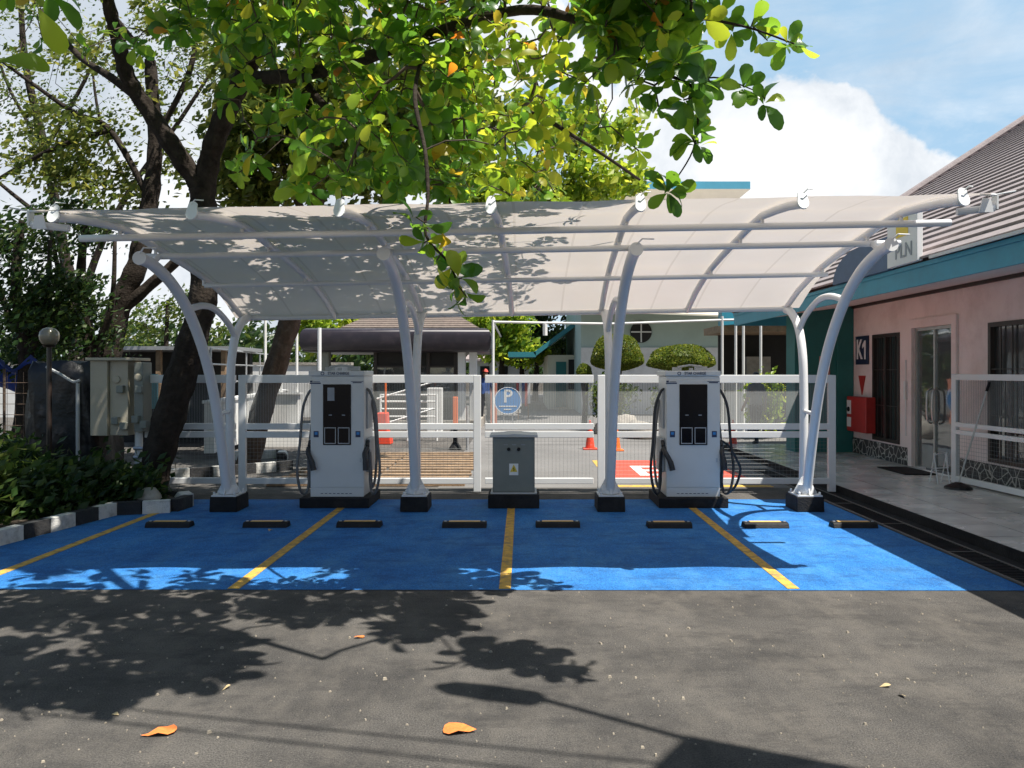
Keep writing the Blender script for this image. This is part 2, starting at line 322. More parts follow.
def blob(px,py,rad,amp):
    d=Vector(((px-CX)/F,1,(CY-py)/F)).normalized()
    k=N.new('ShaderNodeVectorMath'); k.operation='DISTANCE'; k.inputs[1].default_value=d; L.new(nz.outputs[0],k.inputs[0])
    mr=N.new('ShaderNodeMapRange'); mr.interpolation_type='SMOOTHSTEP'; mr.inputs[1].default_value=0; mr.inputs[2].default_value=rad; mr.inputs[3].default_value=amp; mr.inputs[4].default_value=0
    L.new(k.outputs['Value'],mr.inputs[0]); return mr.outputs[0]
def mth(op,a,b):
    m=N.new('ShaderNodeMath'); m.operation=op
    for i,q in enumerate((a,b)):
        if isinstance(q,(int,float)): m.inputs[i].default_value=q
        else: L.new(q,m.inputs[i])
    return m.outputs[0]
dens=noise(7,11,.58,dist=.15)
bias=blob(850,130,.20,.36)
for q in ((790,220,.26,.3),(650,100,.2,.15),(200,100,.75,.5),(960,240,.2,.35),(1015,55,.08,.2)): bias=mth('ADD',bias,blob(*q))
bias=mth('ADD',bias,blob(965,105,.13,-.42)); bias=mth('ADD',bias,blob(900,15,.20,-.2))
tot=mth('ADD',dens,bias)
cm=N.new('ShaderNodeMapRange'); cm.interpolation_type='SMOOTHSTEP'; cm.inputs[1].default_value=.66; cm.inputs[2].default_value=.76; L.new(tot,cm.inputs[0])
# wisps
mp=N.new('ShaderNodeMapping'); mp.inputs['Scale'].default_value=(1.6,1.6,5); L.new(nz.outputs[0],mp.inputs[0])
wis=noise(3.2,9,.62,mp.outputs[0],.4); wm=N.new('ShaderNodeMapRange'); wm.inputs[1].default_value=.42; wm.inputs[2].default_value=.75; wm.inputs[4].default_value=.55; L.new(wis,wm.inputs[0])
fr_=blob(560,40,1.25,1.0); frs=N.new('ShaderNodeMapRange'); frs.inputs[1].default_value=.05; frs.inputs[2].default_value=.35; L.new(fr_,frs.inputs[0])
mask=mth('MULTIPLY',mth('MAXIMUM',cm.outputs[0],wm.outputs[0]),frs.outputs[0])
shade=noise(4.5,9,.6,dist=.3); sr=N.new('ShaderNodeValToRGB'); sr.color_ramp.elements[0].position=.40; sr.color_ramp.elements[1].position=.63
sr.color_ramp.elements[0].color=(5.4,6.0,6.7,1); sr.color_ramp.elements[1].color=(9.6,9.7,9.8,1); L.new(shade,sr.inputs[0])
hz=N.new('ShaderNodeMixRGB'); hz.inputs[2].default_value=(4.1,6.3,8.3,1); L.new(mth('MULTIPLY',frs.outputs[0],.75),hz.inputs[0]); L.new(sky.outputs[0],hz.inputs[1])
mx=N.new('ShaderNodeMixRGB'); L.new(mask,mx.inputs[0]); L.new(hz.outputs[0],mx.inputs[1]); L.new(sr.outputs[0],mx.inputs[2]); L.new(mx.outputs[0],bg.inputs[0])
sc.view_settings.view_transform='Standard'; sc.view_settings.look='None'; sc.view_settings.exposure=.85; sc.view_settings.gamma=1
sc.cycles.use_denoising=True; sc.cycles.max_bounces=8; sc.cycles.transparent_max_bounces=8

# ------------------------------------------------------------------ ground
def sheet(name,pts,z,m,kind='structure'):
    b=MB(); b.add([(x,y,z) for x,y in pts],[tuple(range(len(pts)))]); return struct(b.build(name,m),kind)
sheet('ground',[(-400,-400),(400,-400),(400,900),(-400,900)],0,M['asphalt'])
def rect(x0,x1,y0,y1): return [(x0,y0),(x1,y0),(x1,y1),(x0,y1)]
sheet('parking_bay_floor',[(-5.4,5.84),(3.84,5.80),(3.84,9.95),(-4.6,9.95)],.004,M['blue_bay'])
sheet('road',rect(-1.2,60,10.95,90),.004,M['road'])
for i,x in enumerate((-4.27,-2.19,-.13,2.06)):
    b=MB(); b.bb(x-.045,x+.045,5.84 if i else 6.1,9.4,.004,.0085)
    struct(b.build('bay_line',M['yellow_line']))
b=MB(); b.bb(1.4,3.5,11.35,14.3,.0045,.008); struct(b.build('red_road_marking',M['red_bay']))
b=MB()
for a in ((1.30,1.395,11.35,14.3),(1.2,3.6,11.0,11.18)): b.bb(a[0],a[1],a[2],a[3],.0045,.0095)
struct(b.build('yellow_road_marking',M['yellow_line']))
def text(name,body,size,loc,xa,ya,m,parent=None,ext=.002,align='CENTER',sx=1.0,bold=.012):
    c=bpy.data.curves.new('lettering','FONT'); c.body=body; c.size=size; c.extrude=ext; c.align_x=align; c.align_y='CENTER'; c.offset=size*bold
    t=bpy.data.objects.new('lettering',c); col.objects.link(t)
    dg=bpy.context.evaluated_depsgraph_get(); dg.update(); me=bpy.data.meshes.new_from_object(t.evaluated_get(dg)); bpy.data.objects.remove(t)
    xa=Vector(xa).normalized(); ya=Vector(ya).normalized(); za=xa.cross(ya)
    R=Matrix((xa*sx,ya,za)).transposed()
    me.transform(R.to_4x4()); me.materials.clear(); me.materials.append(m)
    o=bpy.data.objects.new(name,me); col.objects.link(o)
    if parent: o.parent=parent; o.location=Vector(loc)-wloc(parent)
    else: o.location=loc
    return o
struct(text('road_lettering','ES',1.75,(2.42,12.75,.0105),(1,0,0),(0,1,0),M['white_print'],ext=.001,sx=.75))

# painted kerbs
def kerb(pts,name='kerb',h=.15,wd=.17,step=.34,start=0):
    pts=[Vector(p) for p in pts]; b=MB(); k=start
    seg=[(pts[i+1]-pts[i]).length for i in range(len(pts)-1)]; tot=sum(seg)
    def at(s):
        for i,l in enumerate(seg):
            if s<=l or i==len(seg)-1: return pts[i].lerp(pts[i+1],s/l),(pts[i+1]-pts[i]).normalized()
            s-=l
    s=0
    while s<tot-.05:
        p,_=at(s+.004); q,_=at(min(tot,s+step-.004)); t=(q-p).normalized(); n=Vector((-t.y,t.x,0))
        prof=[(-wd/2,0),(-wd/2,h*.62),(-wd*.28,h*.95),(-wd*.1,h),(wd/2,h),(wd/2,0)]
        j=random.uniform(-.008,.008)
        b.prism([p+n*(a*-1)+Vector((0,0,c*(1+j))) for a,c in prof],q-p,m=k%2); k+=1; s+=step
    return struct(b.build(name,[M['kerb_white'],M['kerb_black']]))
kerb([(-5.28,5.9,0),(-5.02,7.3,0),(-4.82,8.4,0),(-4.72,8.95,0),(-4.15,9.02,0),(-4.1,9.5,0),(-4.5,9.9,0)][::1])
kerb([(-6.3,11.2,0),(-5.0,12.1,0),(-3.9,13.0,0)],h=.16,start=1)
kerb([(-5.6,14.4,0),(-4.6,14.9,0),(-4.4,14.1,0)],h=.16)
# planting bed
b=MB(); pts=[(-5.3,5.9),(-5.08,7.3),(-4.88,8.4),(-4.78,8.95),(-4.2,9.08),(-4.16,9.5),(-4.6,9.9),(-5.2,10.3),(-14,12),(-14,5.9)]
b.prism([(x,y,.0) for x,y in pts],(0,0,.09)); struct(b.build('planting_bed',M['soil']))

# ------------------------------------------------------------------ wheel stops
xs=[-3.75,-2.72,-1.73,-.61,.38,1.56,2.58,3.52]
wl=['black wheel stop nearest the painted kerb','second black wheel stop from the painted kerb, in front of the first canopy column','black wheel stop in front of the left charger plinth','black wheel stop left of the centre yellow line','black wheel stop right of the centre yellow line','black wheel stop in front of the right charger, in the shade','black wheel stop fully in the sun with a bright amber strip','black wheel stop half in the building shadow beside the drain']
ws=thing('wheel_stop',wl[0],'wheel stop',(xs[0],8.2,.004),'wheel stops on the blue parking bays')
b=MB(ws.location); x,y=xs[0],8.2
pr=[(-.08,0),(-.058,.045),(-.035,.056),(.045,.056),(.08,0)]
b.prism([(x-.235,y+a,.004+c) for a,c in pr],(.47,0,0)); b.build('rubber_block',M['black_rubber'],ws,bevel=.006)
b=MB(ws.location); n=Vector((0,-.075,.02)).normalized()
b.prism([(x-.165,y-.022,.0605),(x-.165,y+.036,.0605),(x+.165,y+.036,.0605),(x+.165,y-.022,.0605)],(0,0,.004))
b.build('reflective_strip',M['reflector'],ws)
for sx in (-1,1):
    b=MB(ws.location); b.lathe((x+sx*.205,y,.0605),[(.014,0),(.014,.006),(.006,.008)],10); b.build('bolt',M['galv'],ws)
for i in range(1,8):
    dup(ws,(xs[i],8.2+random.uniform(-.03,.03),.004),wl[i])

# ------------------------------------------------------------------ canopy
tilt=lambda X: .018*X
prof=[(5.82,2.835),(6.2,2.895),(6.78,2.94),(7.1,2.92),(7.46,2.877),(8.05,2.81),(8.62,2.725),(9.3,2.585),(9.9,2.44)]
def pz(y):
    for (a,za),(b2,zb) in zip(prof,prof[1:]):
        if y<=b2 or (b2==prof[-1][0]): return za+(zb-za)*(y-a)/(b2-a)
cn=thing('carport_canopy','white steel carport canopy with translucent fabric roof over the blue charging bays','canopy',(-.07,9.25,0))
colX=[-3.51,-1.27,1.05,3.39]
rafX=[colX[0]+i*(colX[3]-colX[0])/6 for i in range(7)]
rafF=[-3.53,-2.487,-1.376,-.234,.892,2.116,3.326]; rafR=[-3.58,-2.40,-1.286,-.13,1.016,2.12,3.38]
def rx_(i,y): return rafF[i]+(rafR[i]-rafF[i])*(y-5.82)/(9.9-5.82)
# membrane
b=MB(); nu,nv=72,30
for i in range(nu+1):
    u=i/nu
    for j in range(nv+1):
        v=j/nv
        edge=.10*(1-4*v*(1-v))
        hw=3.51+edge
        X=-.06+(u*2-1)*(hw+.03)
        rx=(X-rafX[0])/(rafX[1]-rafX[0]); fr=rx-math.floor(rx)
        sag=math.sin(math.pi*fr)**2 if 0<=rx<=6 else 0
        y0=5.80+.05*sag; y1=9.95-.02*sag
        Y=y0+(y1-y0)*v
        Z=pz(max(5.82,min(9.9,Y)))+.10-.125*v**6+tilt(X)-.022*sag*math.sin(math.pi*v)**.5+.006*math.sin(X*9+Y*2.3)*math.sin(Y*7-X*1.7)*sag
        b.v.append((X,Y,Z))
for i in range(nu):
    for j in range(nv):
        a=i*(nv+1)+j; b.f.append((a,a+1,a+nv+2,a+nv+1)); b.m.append(0)
b.build('membrane',M['membrane'],cn,smooth=True)
ys=[5.82,6.1,6.4,6.78,7.1,7.46,7.8,8.2,8.62,9.0,9.4,9.9]
for ri,X in enumerate(rafX):
    b=MB(); b.tube([(rx_(ri,y),y,pz(y)+.045-.09*max(0,(y-8.9))**2+tilt(X)) for y in ys],.035,12); r=b.build('rafter',M['white_steel'],cn,auto=True)
    b=MB(); p=Vector((rafF[ri],5.80,pz(5.82)+.05+tilt(X)))
    R=Matrix.Rotation(math.radians(-20),3,'X')
    circ=[p+R@Vector((.043*math.cos(t),-.012,.056*math.sin(t)+(.045 if math.sin(t)>.5 else 0))) for t in [k*math.pi/8 for k in range(16)]]
    b.prism(circ,R@Vector((0,.016,0))); b.tube([p+Vector((-.0,-.01,.07)),p+Vector((.03,-.02,.10)),p+Vector((.08,.02,.105))],.005,6)
    b.build('end_plate',M['white_steel'],r)
for (y,xa,xb,rr) in ((6.78,-3.89,3.77,.031),(7.46,-3.72,3.66,.030),(8.62,-3.55,3.42,.026),(9.88,-3.62,3.46,.030)):
    b=MB(); z=pz(y)-.045; b.tube([(xa,y,z+tilt(xa)),(xb,y,z+tilt(xb))],rr,12); pu=b.build('purlin',M['white_steel'],cn,auto=True)
    for ri in range(7):
        X=rx_(ri,y); b=MB(); b.tube([(X,y,z+tilt(X)),(X,y,z+.1+tilt(X))],.016,8); b.build('stub',M['white_steel'],pu,auto=True)
# membrane corners (outriggers with plate and rod)
for sx,xc in ((-1,-3.60),(1,3.46)):
    zc=pz(5.82)+tilt(xc)
    b=MB(); b.tube([(xc-sx*.1,5.95,zc-.01),(xc+sx*.16,5.9,zc+.01)],.028,12); b.box((xc+sx*.165,5.9,zc+.05),(.012,.07,.11)); b.tube([(xc+sx*.02,5.84,zc+.10),(xc+sx*.17,5.9,zc+.11)],.010,8); b.tube([(xc+sx*.16,5.9,zc+.11),(xc+sx*.3,5.86,zc+.13)],.006,8)
    b.prism([(xc+sx*.02,5.86,zc-.03),(xc+sx*.13,5.86,zc-.03),(xc+sx*.11,5.86,zc+.07),(xc+sx*.05,5.86,zc+.08)],(0,.012,0))
    b.build('corner_bracket',M['white_steel'],cn)
def pb(name,m,parent,*boxes,bevel=0):
    for q in boxes:
        b=MB(); b.bb(*q); o=b.build(name,m,parent,bevel=bevel)
    return o
def pt(name,m,parent,*tubes):
    for pts,r,n in tubes:
        b=MB(); b.tube(pts,r,n); o=b.build(name,m,parent,auto=True)
    return o
def smooth_path(pts,n=5):
    pts=[Vector(p) for p in pts]; o=[]
    for i in range(len(pts)-1):
        p0=pts[max(i-1,0)];p1=pts[i];p2=pts[i+1];p3=pts[min(i+2,len(pts)-1)]
        for k in range(n):
            t=k/n; o.append(.5*((2*p1)+(p2-p0)*t+(2*p0-5*p1+4*p2-p3)*t*t+(-p0+3*p1-3*p2+p3)*t**3))
    o.append(pts[-1]); return o
for X in colX:
    tz=tilt(X)
    fp=[(X,9.17,.2),(X,8.98,.86),(X,8.76,1.45),(X,8.48,1.93),(X,8.10,2.34),(X,7.72,2.59),(X,7.35,2.72),(X,7.1,2.755)]
    fp=[(a,c,d+tz*d/2.9) for a,c,d in fp]
    b=MB(); b.tube(smooth_path(fp,6),.056,16); cl=b.build('column',M['white_steel'],cn,auto=True)
    b=MB(); rp=[(X,9.29,.2),(X,9.26,.9),(X,9.27,1.5),(X,9.31,1.85),(X,9.44,2.15),(X,9.68,2.34),(X,9.88,2.40)]
    b.tube(smooth_path([(a,c,d+tz*d/2.9) for a,c,d in rp],6),.05,16); b.build('rear_arm',M['white_steel'],cl,auto=True)
    b=MB(); bp_=[(X,9.42,2.12),(X,9.2,2.28),(X,8.8,2.42),(X,8.45,2.43),(X,8.08,2.355)]
    b.tube(smooth_path([(a,c,d+tz*d/2.9) for a,c,d in bp_],5),.036,12); b.build('strut',M['white_steel'],cl,auto=True); pt('tie',M['white_steel'],cl,([(X,9.24,1.18),(X,8.86,1.16)],.024,10))
    b=MB(); b.box((X,9.22,.1905),(.29,.33,.016))
    for dx in (-1,1):
        b.prism([(X+dx*.02,9.222,.206),(X+dx*.145,9.222,.206),(X+dx*.13,9.222,.23),(X+dx*.05,9.222,.38),(X+dx*.02,9.222,.40)],(0,.012,0))
        b.prism([(X-.006,9.22+dx*.05,.206),(X-.006,9.22+dx*.165,.206),(X-.006,9.22+dx*.15,.23),(X-.006,9.22+dx*.07,.38),(X-.006,9.22+dx*.05,.40)],(.012,0,0))
    for dx in (-1,1):
        for dy in (-1,1): b.lathe((X+dx*.12,9.22+dy*.14,.206),[(.014,0),(.014,.025),(.008,.03)],6)
    b.lathe((X,9.22,.206),[(.115,0),(.11,.05),(.085,.10)],20)
    b.build('base_plate',M['white_steel'],cl)
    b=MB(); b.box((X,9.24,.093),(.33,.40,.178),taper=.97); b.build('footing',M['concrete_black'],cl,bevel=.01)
    # flange where the column meets the second purlin
    pt('stub',M['white_steel'],cl,([(X,7.3,2.74+tz),(X,7.44,2.83+tz)],.03,10)); pt('tension_rod',M['white_steel'],cl,([(X,7.07,2.8+tz),(X+.05,7.04,2.85+tz),(X+.16,7.06,2.85+tz)],.008,6))
    b=MB(); b.tube([(X,7.09,2.757+tz),(X,7.06,2.76+tz)],.064,18); b.build('flange',M['white_steel'],cl,auto=True)

# ------------------------------------------------------------------ fences and gates
def mesh_panel(b,A,B,z0,z1,sh=.022,sv=.05,t=.0034):
    A=Vector(A);B=Vector(B);d=(B-A);l=d.length;u=d/l;n=Vector((-u.y,u.x,0))
    def wire(p,q,w):
        ax=(q-p).normalized(); s1=ax.cross(n); 
        vs=[]
        for e in (p,q):
            for ang in (90,210,330):
                vs.append(e+n*(w*math.cos(math.radians(ang)))+s1*(w*math.sin(math.radians(ang))))
        b.add(vs,[(0,1,4,3),(1,2,5,4),(2,0,3,5)])
    k=int((z1-z0)/sh)
    for i in range(1,k): z=z0+i*(z1-z0)/k; wire(Vector((A.x,A.y,z)),Vector((B.x,B.y,z)),t)
    k=int(l/sv)
    for i in range(1,k): p=A+u*(l*i/k); wire(Vector((p.x,p.y,z0))+n*.004,Vector((p.x,p.y,z1))+n*.004,t*.8)
def gate(name,label,A,B,zb=.1,zt=1.61,ends=(1,1),loc=None,mats=None,mid=True,catg='gate',foot=True):
    A=Vector((A[0],A[1],0));B=Vector((B[0],B[1],0)); u=(B-A).normalized(); l=(B-A).length; ang=math.atan2(u.y,u.x); C=(A+B)/2
    t=thing(name,label,catg,(C.x,C.y,zb-.1 if not foot else 0)); s=.055
    m=mats or M['white_steel']
    zs=[(zt-.11,zt),(.865,.95),(.755,.84),(.125,.205)] if mid else [(zt-.08,zt),(zb,zb+.08)]
    if not foot: zs=[(zt-.08,zt),(.895,.955),(.79,.85),(zb+.02,zb+.10)]
    for z0,z1 in zs:
        b=MB(t.location); b.box((C.x,C.y,(z0+z1)/2),(l-.1,s,z1-z0),rz=ang); b.build('rail',m,t,bevel=.006)
    for e,p in zip(ends,(A+u*.05,B-u*.05)):
        if e:
            b=MB(t.location); zz0=.02 if foot else zb; b.box((p.x,p.y,(zt-.002+zz0)/2),(.1,s+.006,zt-.002-zz0),rz=ang); b.build('post',m,t,bevel=.006)
    b=MB(t.location); mesh_panel(b,A+u*.05,B-u*.05,zs[1][1],zs[0][0],sh=.014,sv=.035,t=.003); b.build('wire_mesh',M['mesh_wire'],t,recalc=False)
    b=MB(t.location); mesh_panel(b,A+u*.05,B-u*.05,zs[3][1],zs[2][0],sh=.05,sv=.05,t=.0018); b.build('wire_mesh',M['mesh_wire'],t,recalc=False)
    return t
FY=10.5
gate('sliding_gate','white mesh gate leaf behind the left charger, mostly in tree shade',(-3.86,FY),(-.56,FY))
gate('sliding_gate','sunlit white mesh gate leaf behind the right charger and last column',(1.03,FY),(4.27,FY))
gate('mesh_fence','short white mesh fence bay behind the grey green pedestal',(-.555,FY+.01),(1.025,FY+.01),ends=(0,0),catg='fence')
gate('mesh_fence','shaded white rail fence passing behind the leaning trunk',(-5.2,FY+.03),(-3.865,FY+.03),ends=(0,0),catg='fence')
gate('gate_panel','spare white mesh gate panel standing by the pink wall',(6.12,9.2),(6.02,10.75),zb=.115,zt=1.62,foot=False)
# leaning brace post by the left gate
b=MB((-3.98,10.3,0)); b.tube([(-3.98,10.3,0),(-3.9,10.42,1.22)],.03,10); tag(b.build('brace_post',M['white_steel'],auto=True),'slim white brace post leaning on the left gate post','post')

# ------------------------------------------------------------------ chargers
def charger(X,label,grey):
    t=thing('ev_charger',label,'charger',(X,9.62,0),'EV chargers')
    y0,y1=9.40,9.95; W=.655
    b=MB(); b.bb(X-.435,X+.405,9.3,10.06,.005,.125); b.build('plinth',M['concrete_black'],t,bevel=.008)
    b=MB(); b.bb(X-W/2,X+W/2,y0,y1,.128,1.60); bo=b.build('cabinet',M['charger_white'],t,bevel=.012)
    b=MB(); b.bb(X-W/2-.02,X+W/2+.006,y0-.02,y1+.02,1.602,1.665); b.build('top_cap',M['charger_white'],bo,bevel=.012)
    b=MB(); b.bb(X-W/2+.003,X+W/2-.003,y0-.008,y0-.001,.128,.235); b.bb(X-W/2+.003,X+W/2-.003,y0-.008,y0-.001,.243,1.55); b.build('front_door',M['charger_white'],t,bevel=.003); pb('door_lock',M['galv'],t,(X+.275,X+.295,y0-.014,y0-.0085,.55,.60)); pb('toe_vent',M['navy'],t,*[(X-.2+.05*q,X-.17+.05*q,y0-.0105,y0-.0085,.165,.172) for q in range(8)])
    b=MB(); b.bb(X-.17,X+.17,y0-.02,y0-.0085,.76,1.50); sc_=b.build('screen_panel',M['screen'],t,bevel=.004)
    for dx in (-.083,.083):
        b=MB()
        for a in ((dx-.07,dx+.07,.775,.785),(dx-.07,dx+.07,.965,.975),(dx-.07,dx-.062,.785,.965),(dx+.062,dx+.07,.785,.965)): b.bb(X+a[0],X+a[1],y0-.024,y0-.0202,a[2],a[3])
        b.build('holster_frame',M['charger_grey'],sc_)
    for dx in (-.08,.08): pb('display_label',M['grey_print'],sc_,(X+dx-.02,X+dx+.02,y0-.022,y0-.0202,1.12,1.13))
    if grey: pb('pasted_notice',M['grey_print'],sc_,(X-.115,X-.03,y0-.0225,y0-.0202,1.30,1.46))
    for dx in (-.255,.255):
        cr=pb('card_reader',M['navy'],t,(X+dx-.03,X+dx+.03,y0-.013,y0-.0085,.855,.93)); pb('reader_symbol',M['sign_blue'],cr,(X+dx-.018,X+dx+.018,y0-.0145,y0-.0132,.885,.918))
    # logo: ring and lettering
    b=MB(); k=20; cx,cz=X-.145,1.585
    ring=[]
    for i in range(k):
        w=2*math.pi*i/k; 
        ring.append((Vector((cx+.022*math.cos(w),y0-.012,cz+.022*math.sin(w))),Vector((cx+.014*math.cos(w),y0-.012,cz+.014*math.sin(w)))))
    for i in range(k):
        a,b2=ring[i]; c,d=ring[(i+1)%k]; b.prism([a,c,d,b2],(0,.003,0))
    lg=b.build('logo_ring',M['navy'],t); lg.location.y-=.0
    text('logo_lettering','STAR CHARGE',.047,(X+.02,y0-.0265,1.632),(1,0,0),(0,0,1),M['navy'],t,ext=.0015,sx=.85)
    lg.location.z+=.047; lg.location.x+=-.03; lg.location.y-=.0115
    pb('badge',M['navy'],t,(X-.335,X-.2,y0-.0115,y0-.0085,1.505,1.52),(X-.33,X-.30,y0-.0115,y0-.0085,1.525,1.545),(X-.29,X-.21,y0-.0115,y0-.0085,1.528,1.534),(X+.19,X+.30,y0-.0115,y0-.0085,1.515,1.526),(X+.17,X+.32,y0-.0115,y0-.0085,1.531,1.537))
    pb('roof_bracket',M['charger_grey'],t,(X-.02,X+.02,y0+.1,y0+.15,1.668,1.70),(X-.2,X-.1,y0+.2,y0+.3,1.668,1.71),(X+.08,X+.22,y0+.2,y0+.3,1.668,1.72)); pt('roof_pipe',M['charger_grey'],t,([(X-.15,y0+.2,1.71),(X,y0+.2,1.735),(X+.15,y0+.2,1.72)],.012,8))
    for sx in (-1,1):
        xs_=X+sx*W/2
        b=MB(); b.box((xs_+sx*.025,9.68,.62),(.05,.34,.42)); b.build('gun_dock',M['charger_grey'],t,bevel=.015); b=MB(); b.box((xs_+sx*.012,9.68,1.2),(.022,.3,.5)); b.build('vent_panel',M['charger_grey'],t,bevel=.008)
        # hanging cable: leaves high on the side, loops down and back up to the holster
        b=MB(); o=.05
        pts=[(xs_,9.55,1.44),(xs_+sx*.05,9.52,1.40),(xs_+sx*(.07+o),9.50,1.2),(xs_+sx*(.10+o),9.48,.8),(xs_+sx*(.13+o),9.46,.45),(xs_+sx*(.09+o),9.46,.2),(xs_+sx*(.03+o),9.5,.16),(xs_+sx*(.0+o),9.52,.3),(xs_+sx*(.0+o),9.5,.55),(xs_+sx*(.02+o*.5),9.46,.70)]
        b.tube(smooth_path(pts,6),.017,10); cb=b.build('charging_cable',M['cable'] if not grey else M['cable_grey'],t,auto=True)
        b=MB()
        pts=[(xs_+sx*.03,9.75,1.3),(xs_+sx*.07,9.72,1.0),(xs_+sx*.10,9.68,.6),(xs_+sx*.085,9.64,.3),(xs_+sx*.055,9.6,.22),(xs_+sx*.05,9.58,.42),(xs_+sx*.04,9.56,.66)]
        b.tube(smooth_path(pts,6),.017,10); b.build('charging_cable',M['cable_grey'],t,auto=True)
        b=MB(); d=-sx*(.02 if sx<0 else -.02)
        b.tube(smooth_path([(xs_+sx*.03,9.43,.72),(xs_+sx*.015,9.36,.66),(xs_-sx*.035 if sx<0 else xs_+.03,9.33,.56),(xs_-sx*.06 if sx<0 else xs_+.035,9.325,.46)],4),[.028]*4+[.03]*4+[.034]*4+[.037],12); b.tube([(xs_+sx*.03,9.45,.74),(xs_+sx*.03,9.5,.80)],.022,10)
        b.build('charging_gun',M['cable'],t,auto=True)
    if not grey:
        b=MB(); b.tube(smooth_path([(X+.38,9.6,.8),(X+.50,9.62,.72),(X+.60,9.66,.56),(X+.66,9.7,.42),(X+.62,9.72,.24),(X+.54,9.7,.15),(X+.46,9.68,.13)],6),.016,10); b.build('charging_cable',M['cable'],t,auto=True)
    return t
charger(-2.255,'white charger behind the shaded bay left of the grey green pedestal',True)
charger(2.09,'white charger in front of the red road marking, beside the sunlit bay',False)

# pedestal cabinet
X=-.10; t=thing('power_pedestal','squat grey green electrical pedestal with warning sticker on black plinth','cabinet',(X,9.5,0))
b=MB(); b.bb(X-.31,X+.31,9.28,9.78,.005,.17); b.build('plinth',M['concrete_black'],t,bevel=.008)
b=MB(); b.bb(X-.28,X+.28,9.32,9.74,.172,.19); b.build('base_frame',M['cabinet_lid'],t)
b=MB(); b.bb(X-.255,X+.255,9.34,9.72,.19,.86); b.build('body',M['cabinet'],t,bevel=.008)
b=MB(); b.bb(X-.24,X+.24,9.333,9.339,.2,.85); b.build('door',M['cabinet'],t,bevel=.002)
b=MB(); b.prism([(X-.29,9.3,.862),(X+.29,9.3,.862),(X+.29,9.3,.885),(X,9.3,.90),(X-.29,9.3,.885)],(0,.47,0)); b.build('lid',M['cabinet_lid'],t)
for dx in (-.06,.06):
    b=MB(); b.lathe((X+dx,9.332,.715),[(.021,0),(.021,-.02),(.012,-.024)],14,axis='Y'); b.build('knob',M['black_rubber'],t)
for dx in (-.12,-.02,.09): pb('label_strip',M['grey_print'],t,(X+dx,X+dx+.05,9.3305,9.3325,.765,.772))
b=MB(); b.bb(X-.055,X+.055,9.3295,9.3325,.40,.54); s_=b.build('warning_sticker',M['white_print'],t)
b=MB(); b.prism([(X-.045,9.329,.44),(X+.045,9.329,.44),(X,9.329,.53)],(0,-.001,0)); b.build('warning_triangle',M['yellow_print'],s_)
b=MB(); b.prism([(X-.004,9.3278,.45),(X+.004,9.3278,.45),(X+.008,9.3278,.475),(X+.002,9.3278,.48),(X+.005,9.3278,.505),(X-.008,9.3278,.475),(X,9.3278,.47)],(0,-.001,0)); b.build('lightning_bolt',M['black_rubber'],s_)

# ------------------------------------------------------------------ right-hand building
EX,ZT,ZB,WX=4.68,2.93,2.67,6.37
tb=thing('office_building','long pink office with teal fascia and brown tiled roof beside the terrace','building',(WX,8,0))
FZ=.11
Y0,Y1=-6,15.0
# wall with openings (butted pieces)
wins=[(12.98,13.97,.43,2.32),(8.3,10.5,.43,2.32)]; door=(11.36,12.52,.115,2.36)
ops=sorted([(w_[0],w_[1],w_[2],w_[3]) for w_ in wins]+[door])
b=MB(); y=Y0
for (a,c,z0,z1) in ops:
    b.bb(WX,WX+.2,y,a,0,3.4); 
    if z0>.2: b.bb(WX,WX+.2,a,c,0,z0)
    b.bb(WX,WX+.2,a,c,z1,3.4); y=c
b.bb(WX,WX+.2,y,Y1,0,3.4); b.build('wall',M['pink_wall'],tb)
for a,c in ((12.65,14.75),(8.0,11.23),(2,7.99)): pb('stone_base',M['stone'],tb,(WX-.035,WX-.003,a,c,FZ+.002,.40))
b=MB(); b.bb(WX-.05,WX-.003,-6,14.78,2.86,2.91); b.build('cornice',M['dark_frame'],tb)
b=MB(); b.prism([(EX+.03,Y0,ZB+.03),(WX-.003,Y0,2.92),(WX-.003,Y0,2.95),(EX+.03,Y0,ZB+.06)],(0,Y1-Y0+.5,0)); b.build('soffit',M['soffit'],tb)
b=MB(); b.bb(EX-.0,EX+.03,Y0,17.0,ZB,ZT); b.bb(EX-.02,EX-.001,Y0,17.0,ZT-.05,ZT); b.bb(EX+.031,9,16.97,17.0,ZB,ZT); b.build('fascia',M['teal_fascia'],tb)
# roof: tile courses as real steps
b=MB(); th=math.radians(33); cdx,cdz=math.cos(th),math.sin(th); YE=17.0
n=46; step=.26
for i in range(n):
    s0=i*step; x0=EX-.06+s0*cdx; z0=ZT+.03+s0*cdz; x1=x0+step*cdx; z1=z0+step*cdz; lift=.026
    ye=YE
    vs=[(x0,Y0,z0),(x0,ye,z0),(x0-lift*.3,Y0,z0+lift),(x0-lift*.3,ye,z0+lift),(x1-lift*.3+.02,Y0,z1+.004),(x1-lift*.3+.02,ye,z1+.004)]
    b.add(vs,[(0,1,3,2),(2,3,5,4)])
xt=EX-.06+n*step*cdx; zt_=ZT+.03+n*step*cdz
b.add([(EX,Y0,ZT),(EX,YE,ZT),(xt,Y0,zt_),(xt,YE,zt_),(xt+6,Y0,zt_-3.4),(xt+6,YE,zt_-3.4)],[(0,1,3,2),(2,3,5,4)])
b.add([(EX,YE,ZT),(xt,YE,zt_),(xt+6,YE,zt_-3.4),(xt+6,YE,ZT)],[(0,1,2,3)])
rf=b.build('roof',M['brown_tile'],tb,recalc=False)
b=MB(); b.tube([(EX-.05,YE+.02,ZT+.08),(xt,YE+.02,zt_+.08)],.09,8); b.build('verge_cap',M['brown_tile'],rf)
